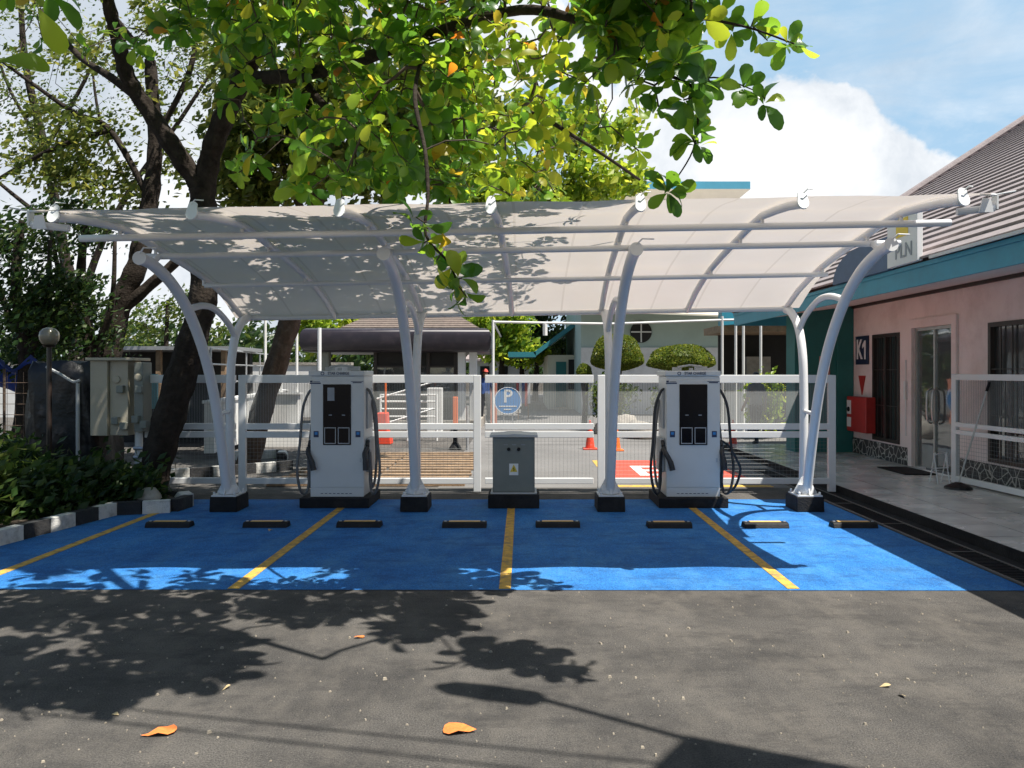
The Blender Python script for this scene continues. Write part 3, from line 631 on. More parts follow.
b=MB(); b.bb(EX-.085,EX-.062,Y0,8.7,ZT+.002,ZT+.035); b.build('gutter_edge',M['soffit'],rf)
# windows
def bars_window(a,c,z0,z1,nb,nh):
    b=MB()
    for q in ((a,a+.06,z0,z1),(c-.06,c,z0,z1),(a+.06,c-.06,z0,z0+.06),(a+.06,c-.06,z1-.06,z1),((a+c)/2-.03,(a+c)/2+.03,z0+.06,z1-.06)): b.bb(WX-.02,WX+.06,q[0],q[1],q[2],q[3])
    w_=b.build('window',M['dark_frame'],tb)
    b=MB(); b.bb(WX+.04,WX+.05,a+.02,c-.02,z0+.02,z1-.02); b.build('pane',M['glass'],w_)
    b=MB()
    for i in range(1,nb):
        y=a+(c-a)*i/nb
        if abs(y-(a+c)/2)>.05: b.bb(WX+.0,WX+.015,y-.01,y+.01,z0+.06,z1-.06)
    for i in range(1,nh):
        z=z0+(z1-z0)*i/nh; b.bb(WX-.008,WX-.0005,a+.06,c-.06,z-.008,z+.008)
    b.build('bar',M['dark_frame'],w_)
bars_window(*wins[0],6,3); bars_window(*wins[1],9,3)
# door
a,c,z0,z1=door
b=MB()
for q in ((a-.12,a,z0,z1+.14),(c,c+.12,z0,z1+.14),(a,c,z1,z1+.14)): b.bb(WX-.04,WX-.003,q[0],q[1],q[2],q[3])
b.build('door_surround',M['pink_wall'],tb)
b=MB()
for q in ((a,a+.05,z0,z1),(c-.05,c,z0,z1),(a+.05,c-.05,z1-.05,z1),((a+c)/2-.02,(a+c)/2+.02,z0,z1-.05)): b.bb(WX+.02,WX+.08,q[0],q[1],q[2],q[3])
dr=b.build('door',M['alu'],tb)
b=MB(); b.bb(WX+.045,WX+.055,a+.02,c-.02,z0+.02,z1-.02); b.build('pane',M['glass'],dr)
for dy in (-.08,.08):
    y=(a+c)/2+dy; b=MB(); b.tube(smooth_path([(WX+.03,y,.85),(WX-.03,y,.88),(WX-.05,y,1.0),(WX-.05,y,1.25),(WX-.03,y,1.36),(WX+.03,y,1.39)],4),.016,8); b.build('handle',M['alu'],dr,auto=True)
b=MB(); b.tube([(WX-.03,12.72,.6),(WX-.03,12.72,1.85)],.012,8); cd_=b.build('conduit',M['white_paint'],tb); b=MB(); b.box((WX-.03,12.72,1.35),(.05,.06,.3)); b.build('junction_box',M['white_paint'],cd_)
# teal wing at the far end
b=MB(); b.bb(5.25,6.365,14.82,15.3,0,2.95); b.bb(6.05,6.362,14.78,14.817,.11,2.9); b.build('teal_wing',M['teal_wall'],tb)
# terrace
b=MB(); b.bb(4.3,WX,-6,16.5,0,FZ); struct(b.build('terrace',[M['tile']]))
b=MB(); b.bb(4.285,4.2985,-6,16.5,0,FZ-.002); struct(b.build('terrace_riser',M['concrete_black']))
b=MB()
b.bb(3.86,4.284,-6,13,.002,.006); struct(b.build('drain_channel',M['concrete_black']))
b=MB(); b.bb(3.845,3.875,-6,13,.006,.02); b.bb(4.13,4.15,-6,13,.006,.018)
y=-6
while y<13:
    b.bb(3.876,4.129,y,y+.02,.006,.016); y+=1.3
struct(b.build('drain_frame',mat('drain_frame',(.11,.1,.09),.7)))
b=MB()
y=-6
while y<13:
    b.bb(3.876,4.129,y,y+.018,.006,.012); y+=.05
struct(b.build('drain_grating',M['black_rubber']))

# things on / by the wall
t=thing('room_sign','navy square sign reading K1 on the pink wall','sign',(WX,14.38,2.06))
b=MB(); b.bb(WX-.03,WX-.003,14.12,14.64,1.79,2.32); b.build('plate',M['k1_navy'],t,bevel=.006)
text('lettering','K',.5,(WX-.033,14.47,2.055),(0,-1,0),(0,0,1),M['white_print'],t,sx=.75,bold=.03)
b=MB(); xx=WX-.031
b.prism([(xx,14.20,1.885),(xx,14.20,2.235),(xx,14.255,2.235),(xx,14.345,2.15),(xx,14.345,2.085),(xx,14.262,2.13),(xx,14.262,1.885)],(-.003,0,0)); b.build('numeral',M['white_print'],t)
b=MB((WX,14.4,1.4)); b.prism([(WX-.018,14.26,1.58),(WX-.018,14.54,1.58),(WX-.018,14.40,1.22)],(.013,0,0)); tag(b.build('triangle_sign',M['red']),'red downward triangle sign on the pink wall above the hydrant box','sign')
t=thing('hydrant_box','red fire hydrant cabinet hung on the wall under the red triangle','cabinet',(6.2,14.3,.55))
b=MB(); b.bb(6.19,6.368,13.86,14.68,.54,1.19); b.build('box',M['red'],t,bevel=.012)
pb('label',M['white_print'],t,(6.184,6.188,14.48,14.66,.62,.80),(6.184,6.188,14.48,14.66,.86,1.12))
b=MB(); b.tube([(6.183,14.57,.95),(6.165,14.57,.95)],.045,14); b.build('knob',M['black_rubber'],t)
b=MB((6.3,14.6,1.6)); b.bb(5.72,5.92,14.806,14.818,1.5,1.95); tag(b.build('poster',mat('pink_poster',(.5,.25,.22),.6)),'small pink notice on the dark teal wing','notice')
b=MB((6.0,11.9,FZ)); b.bb(5.72,6.2,11.5,12.4,FZ+.001,FZ+.018); tag(b.build('door_mat',M['black_rubber']),'dark door mat in front of the glass door','mat')
# mop
t=thing('floor_mop','floor mop with dark head and pale handle leaning on the spare gate panel','mop',(5.75,10.1,FZ))
b=MB(); b.tube([(5.76,10.15,FZ+.09),(6.06,9.98,1.52)],.011,8); b.build('handle',M['alu'],t,auto=True)
b=MB(); b.tube([(6.03,9.995,1.40),(6.06,9.98,1.52)],.017,8); b.build('grip',M['black_rubber'],t,auto=True)
b=MB(); b.lathe((5.75,10.15,FZ+.001),[(.17,0),(.165,.025),(.12,.05),(.04,.085)],16); b.build('mop_head',M['tarp'],t)
t=thing('wire_rack','small folded white wire rack on the terrace left of the mop','rack',(5.78,10.6,FZ))
b=MB()
for dx in (0,.16):
    for dy in (0,.22): pt('leg',M['white_steel'],t,([(5.7+dx,10.55+dy,FZ),(5.7+dx+(.05 if dy else -.03),10.6+dy*.5,FZ+.42)],.009,6))
b=MB(); b.tube([(5.68,10.6,FZ+.4),(5.9,10.7,FZ+.42),(5.88,10.62,FZ+.22),(5.7,10.7,FZ+.2),(5.68,10.6,FZ+.4)],.009,6); b.build('basket',M['white_steel'],t)
# PLN sign on the eave
t=thing('rooftop_sign','white sign with a yellow square and the letters PLN standing on the teal eave','sign',(EX+.05,9.4,2.94))
b=MB(); b.bb(EX-.1,EX-.03,8.93,9.66,2.945,3.6); b.build('panel',M['white_paint'],t,bevel=.006)
b=MB(); b.bb(EX-.106,EX-.102,9.13,9.42,3.28,3.5); b.build('emblem',M['yellow_print'],t)
text('lettering','PLN',.24,(EX-.105,9.24,3.10),(0,-1,0),(0,0,1),M['grey_print'],t)
b=MB(); pts=[(EX-.08,9.67,2.935),(EX-.08,11.4,2.935)]+[(EX-.08,9.74+1.66*(.5+.5*math.cos(k*math.pi/2/8)) ,2.935+.42*math.sin(k*math.pi/2/8)) for k in range(1,9)]+[(EX-.08,9.67,3.36)]
b.prism(pts,(.08,0,0)); b.build('arched_panel',mat('slate_blue_panel',(.05,.10,.19),.5),t)

# ------------------------------------------------------------------ left side: cabinets, tarp, lamp, fence
t=thing('meter_cabinet','beige electrical meter cabinets back to back on a pole among the bushes','cabinet',(-5.45,10.4,0))
b=MB(); b.bb(-5.95,-5.72,10.25,10.6,.80,1.80); b.build('box',M['beige_box'],t,bevel=.008)
b=MB(); b.bb(-5.715,-5.47,10.3,10.65,.80,1.80); b.build('box',M['beige_box'],t,bevel=.008)
b=MB(); b.bb(-5.99,-5.36,10.2,10.7,1.802,1.84); b.build('lid',M['beige_box'],t,bevel=.006)
b=MB(); b.bb(-5.39,-5.27,10.3,10.55,.85,1.78); b.build('box',M['cabinet'],t,bevel=.008)
for x,z in ((-5.62,1.55),(-5.33,1.58)):
    b=MB(); b.lathe((x,10.298,z),[(.05,0),(.05,-.02),(.03,-.025)],14,axis='Y'); b.build('meter_dial',M['beige_box'],t)
for x,z in ((-5.62,1.0),(-5.51,.93),(-5.35,1.02),(-5.24,.95),(-5.55,1.42),(-5.3,1.42)):
    b=MB(); b.box((x,10.27,z),(.09,.08,.1)); b.build('switch',M['cabinet'],t,bevel=.01)
b=MB(); b.tube([(-5.4,10.45,0),(-5.4,10.45,.84)],.05,12); b.build('pole',M['white_paint'],t,auto=True)
for z in (.35,.5,.62): pt('clamp',M['galv'],t,([(-5.44,10.4,z),(-5.3,10.38,z)],.025,8))
b=MB((-5.2,10.9,1)); b.bb(-5.3,-5.16,10.9,10.92,1.13,1.62); bn=tag(b.build('notice_banner',M['brass']),'narrow light blue notice hanging behind the meter cabinets','notice')
for _o in bpy.data.objects:
    if _o.name.startswith('meter_cabinet'): _o.location.x+=.2
t=thing('yard_lamp','garden lamp with a round frosted globe on a thin dark post','lamp',(-6.25,10.0,0))
b=MB(); b.tube([(-6.2,10.1,0),(-6.2,10.1,1.98)],.03,10); b.build('post',M['dark_frame'],t,auto=True)
b=MB(); b.lathe((-6.2,10.1,2.0),[(.05,0),(.085,.02),(.112,.07),(.12,.12),(.112,.17),(.08,.215),(.03,.235)],20); b.build('globe',M['globe'],t,smooth=True)
b=MB(); b.lathe((-6.2,10.1,1.975),[(.06,0),(.08,.026)],16); b.build('collar',M['dark_frame'],t)
# black tarp over a stack
t_=MB((-6.3,10.4,0)); nx,nz=26,14
vs=[];fs=[]
def tarp(b,x0,x1,y0,y1,z1):
    n=40; rows=12; base=len(b.v)
    for r_ in range(rows+1):
        z=z1*(1-r_/rows)
        for i in range(n):
            a=2*math.pi*i/n; ex=.5
            cx=math.copysign(abs(math.cos(a))**ex,math.cos(a)); cy=math.copysign(abs(math.sin(a))**ex,math.sin(a))
            fl=1+.03*r_/rows+.07*(r_/rows+.2)*math.sin(i*2.7+r_*.35)+.035*math.sin(i*5.1+r_*.8)
            if r_==0: fl*=.9
            b.v.append(((x0+x1)/2+cx*(x1-x0)/2*fl,(y0+y1)/2+cy*(y1-y0)/2*fl,max(.1,z+ (.03*math.sin(i*1.3) if r_<2 else 0))))
    for r_ in range(rows):
        for i in range(n):
            j=(i+1)%n; b.f.append((base+r_*n+i,base+r_*n+j,base+(r_+1)*n+j,base+(r_+1)*n+i)); b.m.append(0)
    b.f.append(tuple(base+i for i in range(n))); b.m.append(0)
tarp(t_,-6.75,-5.75,10.35,11.2,1.78); tag(t_.build('tarp_cover',M['tarp'],smooth=True),'stack under a creased black tarpaulin beside the meter cabinets','tarpaulin')
b=MB((-6,10.3,1.7)); b.tube(smooth_path([(-6.35,10.28,1.72),(-6.15,10.26,1.62),(-5.98,10.26,1.52),(-5.9,10.28,1.54)],4),.02,6); b.tube([(-5.93,10.28,1.5),(-5.93,10.28,.3)],.025,8); tag(b.build('loose_pipe',M['charger_grey']),'bent pale pipe sagging over the black tarpaulin','pipe')
b=MB((-8.7,13,2)); 
n=14
for i in range(n):
    for j in range(6): b.v.append((-9.6+i*.12,12.6+.25*j,1.98-.09*j+.06*math.sin(i*1.1+j)-.25*abs(math.sin(i*.45))))
for i in range(n-1):
    for j in range(5): a=i*6+j; b.f.append((a,a+1,a+7,a+6)); b.m.append(0)
tag(b.build('tarp_sheet',M['blue_tarp'],smooth=True),'blue tarpaulin sagging between the far left trees','tarpaulin')
t=thing('wire_fence','rusty wire fence with thin posts at the far left behind the shrubs','fence',(-8,11.5,0))
for x in (-9.6,-8.7,-7.8,-6.9): pt('post',M['bark_warm'],t,([(x,11.6,0),(x,11.6,1.7)],.02,8))
b=MB(); mesh_panel(b,(-9.6,11.6,0),(-6.9,11.6,0),.2,1.65,sh=.15,sv=.12,t=.005); b.build('wire_mesh',M['bark_warm'],t,recalc=False)
# low white parapet with railing (ramp) behind the left fence
t=thing('parapet_wall','low white parapet wall with pipe railing behind the left gate','wall',(-6,17,0))
b=MB(); b.prism([(-5.8,14.5,.12),(-5.8,14.5,1.05),(-6.7,22,1.1),(-6.7,22,.12)],(-.18,-.02,0)); b.build('panel',M['white_wall'],t)
b=MB(); b.prism([(-5.77,14.48,1.055),(-6.67,22.02,1.105),(-6.67,22.02,1.16),(-5.77,14.48,1.11)],(-.24,-.02,0)); b.build('coping',M['white_paint'],t)
for k in range(6):
    f=k/5; x=-5.9-.9*f; y=14.6+7.2*f; pt('railing_post',M['galv'],t,([(x,y,1.1),(x,y,2.1)],.02,8))
for z in (1.45,1.8,2.1): pt('rail',M['galv'],t,([(-5.9,14.6,z),(-6.8,21.8,z)],.016,8))
t=thing('parapet_wall','short white parapet with two posts in front of the guard kiosk','wall',(-5,17,0))
b=MB(); b.bb(-5.75,-4.95,17.0,17.2,0,1.15); b.build('panel',M['white_wall'],t)
b=MB(); b.bb(-5.8,-4.9,16.95,17.25,1.153,1.2); b.build('coping',M['white_paint'],t)
for x in (-5.7,-5.35,-5.0): pt('tall_post',M['white_paint'],t,([(x,17.1,1.2),(x,17.1,3.2)],.03,8))

# ------------------------------------------------------------------ guard kiosk
KY=22
t=thing('guard_kiosk','guard kiosk with dark plum fascia and low brown tiled roof','kiosk',(-3.5,KY+1.5,0))
x0,x1=-6.15,-1.05
b=MB(); pr=[(-.02,2.22),(-.08,2.25),(-.12,2.3),(-.15,2.38),(-.165,2.48),(-.17,2.58),(-.165,2.68),(-.14,2.78),(-.09,2.86),(0,2.9)]
ring=[]
for dx,z in pr: ring.append([(x0+dx,KY+dx,z),(x1-dx,KY+dx,z),(x1-dx,KY+3.4-dx,z),(x0+dx,KY+3.4-dx,z)])
for k in range(len(ring)-1):
    for i in range(4):
        j=(i+1)%4; b.add([ring[k][i],ring[k][j],ring[k+1][j],ring[k+1][i]],[(0,1,2,3)])
b.add(ring[0],[(3,2,1,0)]); b.m=[0]*len(b.f); o_=b.build('fascia',M['purple_fascia'],t)
bm=bmesh.new(); bm.from_mesh(o_.data); bmesh.ops.remove_doubles(bm,verts=bm.verts,dist=.001); bmesh.ops.recalc_face_normals(bm,faces=bm.faces)
for f_ in bm.faces: f_.smooth=True
bm.to_mesh(o_.data); bm.free(); o_.data.set_sharp_from_angle(angle=math.radians(40))
b=MB(); st=12
for k in range(st):
    f=k/st; f2=(k+1)/st; z=2.92+.75*f; ins=lambda q:(x0+.95+1.2*q,x1-.2-1.2*q,KY+.1+1.4*q,KY+3.3-1.4*q)
    a=ins(f); c=ins(f2); zz=2.92+.75*f2
    A=[(a[0],a[2],z+.02),(a[1],a[2],z+.02),(a[1],a[3],z+.02),(a[0],a[3],z+.02)]; Cc=[(c[0],c[2],zz),(c[1],c[2],zz),(c[1],c[3],zz),(c[0],c[3],zz)]
    B_=[(p[0],p[1],z-.02) for p in A]
    for i in range(4):
        j=(i+1)%4; b.add([A[i],A[j],Cc[j],Cc[i]],[(0,1,2,3)]); b.add([B_[i],B_[j],A[j],A[i]],[(0,1,2,3)])
b.add(Cc,[(0,1,2,3)]); b.build('roof',M['kiosk_tile'],t)
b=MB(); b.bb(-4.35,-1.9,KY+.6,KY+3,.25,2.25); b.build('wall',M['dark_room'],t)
b=MB()
for x in (-4.3,-3.1,-2.75,-1.95): b.bb(x-.05,x+.05,KY+.54,KY+.598,.25,2.25)
b.bb(-4.3,-1.9,KY+.55,KY+.597,1.78,1.84); b.bb(-4.3,-3.1,KY+.55,KY+.597,.25,.9); b.build('window_frame',M['dark_frame'],t)
b=MB(); b.bb(-4.25,-1.95,KY+.585,KY+.595,.9,1.78); b.build('pane',M['glass'],t)
for x in (-1.75,-1.42):
    b=MB(); b.bb(x-.11,x+.11,KY+.3,KY+.55,0,2.26); b.build('pillar',M['white_paint'],t,bevel=.02)
b=MB(); b.bb(-5.95,-5.6,KY+.3,KY+.6,0,2.26); b.build('pillar',M['cabinet'],t,bevel=.02)
b=MB(); b.bb(-4.9,-1.2,KY+.2,KY+3.2,0,.25); b.build('floor_slab',M['rock'],t)
b=MB((-4.9,19,0)); b.tube([(-5.05,19.2,0),(-5.05,19.2,2.75)],.05,10); tag(b.build('flag_pole',M['white_steel'],auto=True),'white pole in front of the left end of the guard kiosk','pole')
# ramp railing
t=thing('ramp_railing','white pipe railing of the ramp in front of the guard kiosk','railing',(-2.6,18.5,0))
def rl(p,q,r=.022): 
    b.tube([p,q],r,8)
for z in (.5,.68,.86,1.04,1.2): pt('rail',M['white_paint'],t,([(-3.4,18.5,z-.1),(-2.05,18.5,z-.1)],.022,8))
for z in (.38,1.02): pt('sloping_rail',M['white_paint'],t,([(-3.4,18.0,z),(-2.1,18.4,z+.4)],.022,8))
for x in (-3.4,-2.75,-2.05):
    b=MB(); b.tube([(x,18.5,0),(x,18.5,1.12)],.03,10); b.build('post',M['white_paint'],t)
b=MB((-2.3,19,0)); b.bb(-2.4,-2.02,19.4,19.7,0,1.25); tag(b.build('utility_box',M['white_wall'],bevel=.02),'pale grey utility box behind the white ramp railing','box')
# orange water barrier
t=thing('traffic_barrier','orange plastic traffic barrier with a yellow pole before the ramp railing','barrier',(-3.15,17.6,0))
b=MB(); b.prism([(-3.42,17.5,0),(-2.98,17.5,0),(-3.0,17.5,.18),(-3.06,17.5,.3),(-3.08,17.5,.72),(-3.32,17.5,.72),(-3.35,17.5,.3),(-3.4,17.5,.18)],(0,.35,0)); b.build('body',M['red_plastic'],t,bevel=.02)
b=MB(); b.tube([(-3.12,17.6,.72),(-3.12,17.6,1.42)],.025,8); b.build('pole',M['orange'],t)
b=MB((-1.42,16.4,0)); b.bb(-1.47,-1.37,16.35,16.45,.55,1.12); bo=thing('bollard','orange topped dark bollard beside a thin grey post','bollard',(-1.42,16.4,0))
b.o=Vector(bo.location); b.build('top',M['orange'],bo,bevel=.01)
b=MB(); b.lathe((-1.42,16.4,0),[(.14,0),(.13,.04),(.05,.16),(.045,.55)],14); b.build('base',M['concrete_black'],bo)
b=MB((-1.15,16.2,0)); b.tube([(-1.15,16.2,0),(-1.15,16.2,.95)],.03,8); tag(b.build('thin_post',M['galv'],auto=True),'thin grey post right of the orange topped bollard','post')
# low slats modelled in place of sun and shadow stripes on the ground
t=thing('shadow_stripe_slats','low timber slats standing in for sun and shadow stripes behind the left gate','deck',(-2.2,12.9,0))
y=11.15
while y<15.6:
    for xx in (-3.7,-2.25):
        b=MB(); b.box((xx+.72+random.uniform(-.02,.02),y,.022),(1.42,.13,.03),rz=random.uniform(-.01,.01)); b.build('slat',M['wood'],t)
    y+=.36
# P sign
t=thing('parking_sign','round blue parking sign with a white P on two legs','sign',(-.44,23.5,0))
b=MB(); b.lathe((-.43,23.4,.78),[(.42,0),(.42,.03)],32,axis='Y'); b.build('disc',M['sign_blue'],t)
b=MB(); k=32
for i in range(k):
    a0,a1=2*math.pi*i/k,2*math.pi*(i+1)/k
    b.prism([(-.43+r_*math.cos(a),23.398,.78+r_*math.sin(a)) for r_,a in ((.39,a0),(.415,a0),(.415,a1),(.39,a1))],(0,-.003,0))
b.build('border',M['white_print'],t); pb('fine_print',M['white_print'],t,(-.7,-.16,23.394,23.398,.60,.63),(-.55,-.32,23.394,23.398,.5,.53))
text('lettering','P',.55,(-.43,23.396,.9),(1,0,0),(0,0,1),M['white_print'],t)
for x in (-.55,-.3):
    b=MB(); b.tube([(x,23.45,.4),(x-.02 if x<-.4 else x+.02,23.45,0)],.02,8); b.build('leg',M['galv'],t)
# cones
def cone(px,D,label,m):
    X=(px-CX)*D/F; t=thing('traffic_cone',label,'cone',(X,D,0),'traffic cones on the road')
    b=MB(); b.bb(X-.15,X+.15,D-.15,D+.15,.005,.035); b.build('base',m,t,bevel=.008)
    b=MB(); b.lathe((X,D,.041),[(.10,0),(.066,.25),(.05,.36),(.024,.55)],18); b.build('body',m,t,auto=True)
    b=MB(); b.lathe((X,D,.592),[(.022,0),(.028,.012),(.018,.03)],14); b.build('tip',m,t,auto=True)
cone(590,16.4,'red traffic cone left of the third column',M['red_plastic']); cone(616,16.1,'orange traffic cone just right of the third column',M['orange'])
cone(733,16.6,'red traffic cone behind the right charger cable',M['red_plastic'])
# salmon post and red/white board
b=MB((-.92,24,0)); b.bb(-1.0,-.8,24.5,24.62,0,1.45); tag(b.build('striped_post',mat('salmon_paint',(.7,.25,.16),.6)),'salmon painted post beside the parking sign','post')
t=thing('barrier_board','red and white boarding propped behind the parking sign','board',(0,27,0))
for i in range(5): pb('board',[M['red_cloth'],M['white_print'],M['blue_cloth']][i%3],t,(-.2+i*.1,-.2+i*.1+.09,27,27.04,.55-.1*(i%2),1.3+.05*(i%3)))
pb('stake',M['wood'],t,(-.15,-.11,27.045,27.1,0,1.2),(.2,.24,27.045,27.1,0,1.2))

# ------------------------------------------------------------------ background buildings
def building(name,label,x0,x1,y0,y1,h,m,loc=None): 
    t=thing(name,label,'building',((x0+x1)/2,y0,0)); b=MB(); b.bb(x0,x1,y0,y1,0,h); b.build('wall',m,t); return t
# sage hall with round window
t=building('green_hall','pale sage green hall with a round porthole window',2.3,12.5,30,40,5.0,M['sage'])
b=MB(); b.bb(2.2,12.6,29.9,40.1,5.0,5.35); b.build('parapet',M['cream'],t)
cw=P(641,332,29.95); 
b=MB(); b.lathe((cw.x,29.98,cw.z),[(.42,0),(.42,-.05),(.37,-.06)],32,axis='Y'); wnd=b.build('window',M['dark_room'],t)
b=MB(); b.bb(cw.x-.025,cw.x+.025,29.89,29.915,cw.z-.4,cw.z+.4); b.bb(cw.x-.40,cw.x+.40,29.885,29.91,cw.z-.025,cw.z+.025); b.build('mullion',M['white_paint'],wnd)
b=MB(); b.bb(2.3,12.5,29.93,29.998,0,2.6); b.build('lower_wall',M['white_wall'],t)
b=MB(); b.prism([(1.6,28.2,3.9),(12.0,28.2,3.5),(12.0,28.2,3.56),(1.6,28.2,3.96)],(0,1.75,.5)); b.build('awning',M['cream'],t)
# teal roofed lodge
t=building('teal_lodge','cream lodge with a teal gabled roof and dark teal door',1.15,2.9,34,42,2.4,M['cream'])
b=MB()
b.prism([(.6,33.4,2.35),(2.95,33.4,4.1),(2.95,33.4,4.35),(.5,33.4,2.5)],(0,9,0)); b.bb(-.6,.6,33.4,36,2.3,2.52); b.build('roof',M['teal_roof'],t)
b=MB(); b.bb(1.5,1.95,33.95,33.998,.1,2.1); b.build('door',M['teal_wall'],t)
b=MB(); b.bb(2.05,2.9,33.95,33.998,.9,2.2); b.build('window',M['dark_room'],t)
# small tile-roofed house
t=building('small_house','small white house with a low tiled roof in front of the far trees',-2.9,0.4,46,52,2.3,M['white_wall'])
b=MB(); b.prism([(-3.4,45.5,2.3),(.9,45.5,2.3),(.3,47.5,3.2),(-2.8,47.5,3.2)],(0,0,.12)); b.prism([(-3.4,45.5,2.3),(-2.8,47.5,3.2),(-2.8,50,3.2),(-3.4,52.5,2.3)],(0,0,.12)); b.bb(-2.8,.3,47.5,50,3.1,3.3); b.build('roof',M['brown_tile'],t)
for x in (-2.5,-1.4):
    b=MB(); b.bb(x,x+.55,45.95,45.998,1.0,2.0); b.build('window',M['dark_room'],t)
b=MB(); b.bb(-.3,1.6,44,45,1.95,2.1); b.build('porch_roof',M['cream'],t)
# tall cream block with blue roof
t=building('tall_block','tall cream block with a blue roof edge rising behind the canopy',3.5,11.2,42,52,11.0,M['cream'])
b=MB(); b.bb(2.6,12.1,40.8,53,11.35,11.75); b.build('roof',M['blue_roof'],t)
b=MB(); b.prism([(3.5,42,10.6),(11.2,42,10.6),(12.1,40.8,11.35),(2.6,40.8,11.35)],(0,.05,0)); b.prism([(11.2,42,10.6),(11.2,52,10.6),(12.1,53,11.35),(12.1,40.8,11.35)],(.02,0,0)); b.build('eaves',M['soffit'],t)
for x in (4.2,6.0,7.7,9.4):
    for z in (9.4,6.2):
        b=MB(); b.bb(x,x+1.3,41.95,41.998,z,z+1.25); b.build('window',M['dark_room'],t)
# pergola / covered walk of thin white pipes
t=thing('pipe_pergola','thin white pipe pergola frame over the walkway to the hall','pergola',(4,20,0))
for x in (-.75,5.2,5.55,5.75,6.2): pt('post',M['white_paint'],t,([(x,20,0),(x,20,3.0 if x<0 else 3.1)],.035,8))
pt('beam',M['white_paint'],t,([(-.75,20,2.95),(2.3,20,2.9),(5.2,20,3.0),(8,20,3.05)],.03,8),([(-.75,20,2.95),(-.75,27,2.9)],.03,8))
pt('hanging_lamp',M['white_paint'],t,([(.6,20.0,2.6),(.6,20.0,2.9)],.06,8))
# covered shelter far right with dark back
t=thing('open_shelter','open shelter with teal roof edge, shelves and dark interior beyond the teal wing','shelter',(7,21,0))
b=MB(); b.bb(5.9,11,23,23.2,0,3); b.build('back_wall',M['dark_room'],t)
b=MB(); b.bb(5.5,11,20.9,23.3,2.75,2.95); b.build('roof',M['wood'],t)
b=MB(); b.prism([(5.35,20.6,2.9),(11,20.6,3.35),(11,20.6,3.7),(5.35,20.6,3.4)],(0,.4,0)); b.build('roof_edge',M['teal_fascia'],t)
b=MB(); b.bb(6.6,7.3,22.6,22.95,0,2.1); b.build('cupboard',M['rock'],t)
pb('counter',M['white_paint'],t,(5.65,6.25,21.35,21.85,.0,1.14)); pb('air_conditioner',M['white_paint'],t,(5.6,6.3,21.3,21.9,1.145,1.45))
# dark garden wall closing the road
b=MB((3,58,0)); b.bb(-12,14,58,58.4,0,1.3); tag(b.build('garden_wall',M['rock'],),'low dark stone wall across the far end of the road','wall')
# left hand far wall closing view
t=thing('boundary_wall','long grimy boundary wall far behind the left trees','wall',(-16,27,0))
b=MB(); b.bb(-32,-6.3,28,28.3,0,1.9); b.build('wall',M['white_wall'],t)
b=MB(); b.bb(-32,-6.2,27.95,28.35,1.902,2.0); b.build('coping',M['rock'],t)
t=thing('tin_shed','dark open shed with a flat tin roof behind the meter cabinets','shed',(-7.5,17,0))
b=MB(); b.bb(-9.6,-6.2,16.4,18.4,2.12,2.2); b.build('roof',M['galv'],t)
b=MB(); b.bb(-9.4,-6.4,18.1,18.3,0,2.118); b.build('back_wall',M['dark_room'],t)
for x in (-9.4,-7.8,-6.4): pb('post',M['wood'],t,(x-.05,x+.05,16.5,16.6,0,2.118))

# ------------------------------------------------------------------ vegetation
def leaf(b,p,d,n,l,w,m=0,curl=.15):
    d=d.normalized(); s=d.cross(n); 
    if s.length<1e-4: s=d.orthogonal()
    s.normalize(); n=s.cross(d)
    prof=((0,.03,0),(.2,.28,.05),(.48,.74,.06),(.74,1.0,.0),(.92,.78,-.06),(1,.28,-.12))
    vs=[]
    for t,wd,c in prof:
        q=p+d*(l*t)+n*(l*(c-curl*t*t)); h=w*.5*wd
        vs+= [q-s*h+n*(h*.25), q, q+s*h+n*(h*.25)]
    base=len(b.v); b.v.extend([tuple(v) for v in vs])
    for i in range(5):
        a=base+i*3; b.f.append((a,a+1,a+4,a+3)); b.f.append((a+1,a+2,a+5,a+4)); b.m.append(m); b.m.append(m)
def rv(s=1): return Vector(rng.normal(0,1,3))*s
def rosette(b,p,ax,n,l,m=0):
    ax=ax.normalized(); u=ax.orthogonal().normalized(); v=ax.cross(u); ph=random.random()*6.28
    for i in range(n):
        w=ph+i*2.4; r=u*math.cos(w)+v*math.sin(w); t=random.uniform(.15,.75)
        d=r*math.cos(t)+ax*math.sin(t)-Vector((0,0,.12)); ll=l*random.uniform(.6,1.15)
        leaf(b,p-ax*random.uniform(0,.07)+r*.01,d,ax+rv(.28),ll,ll*random.uniform(.48,.68),m,random.uniform(-.1,.55))
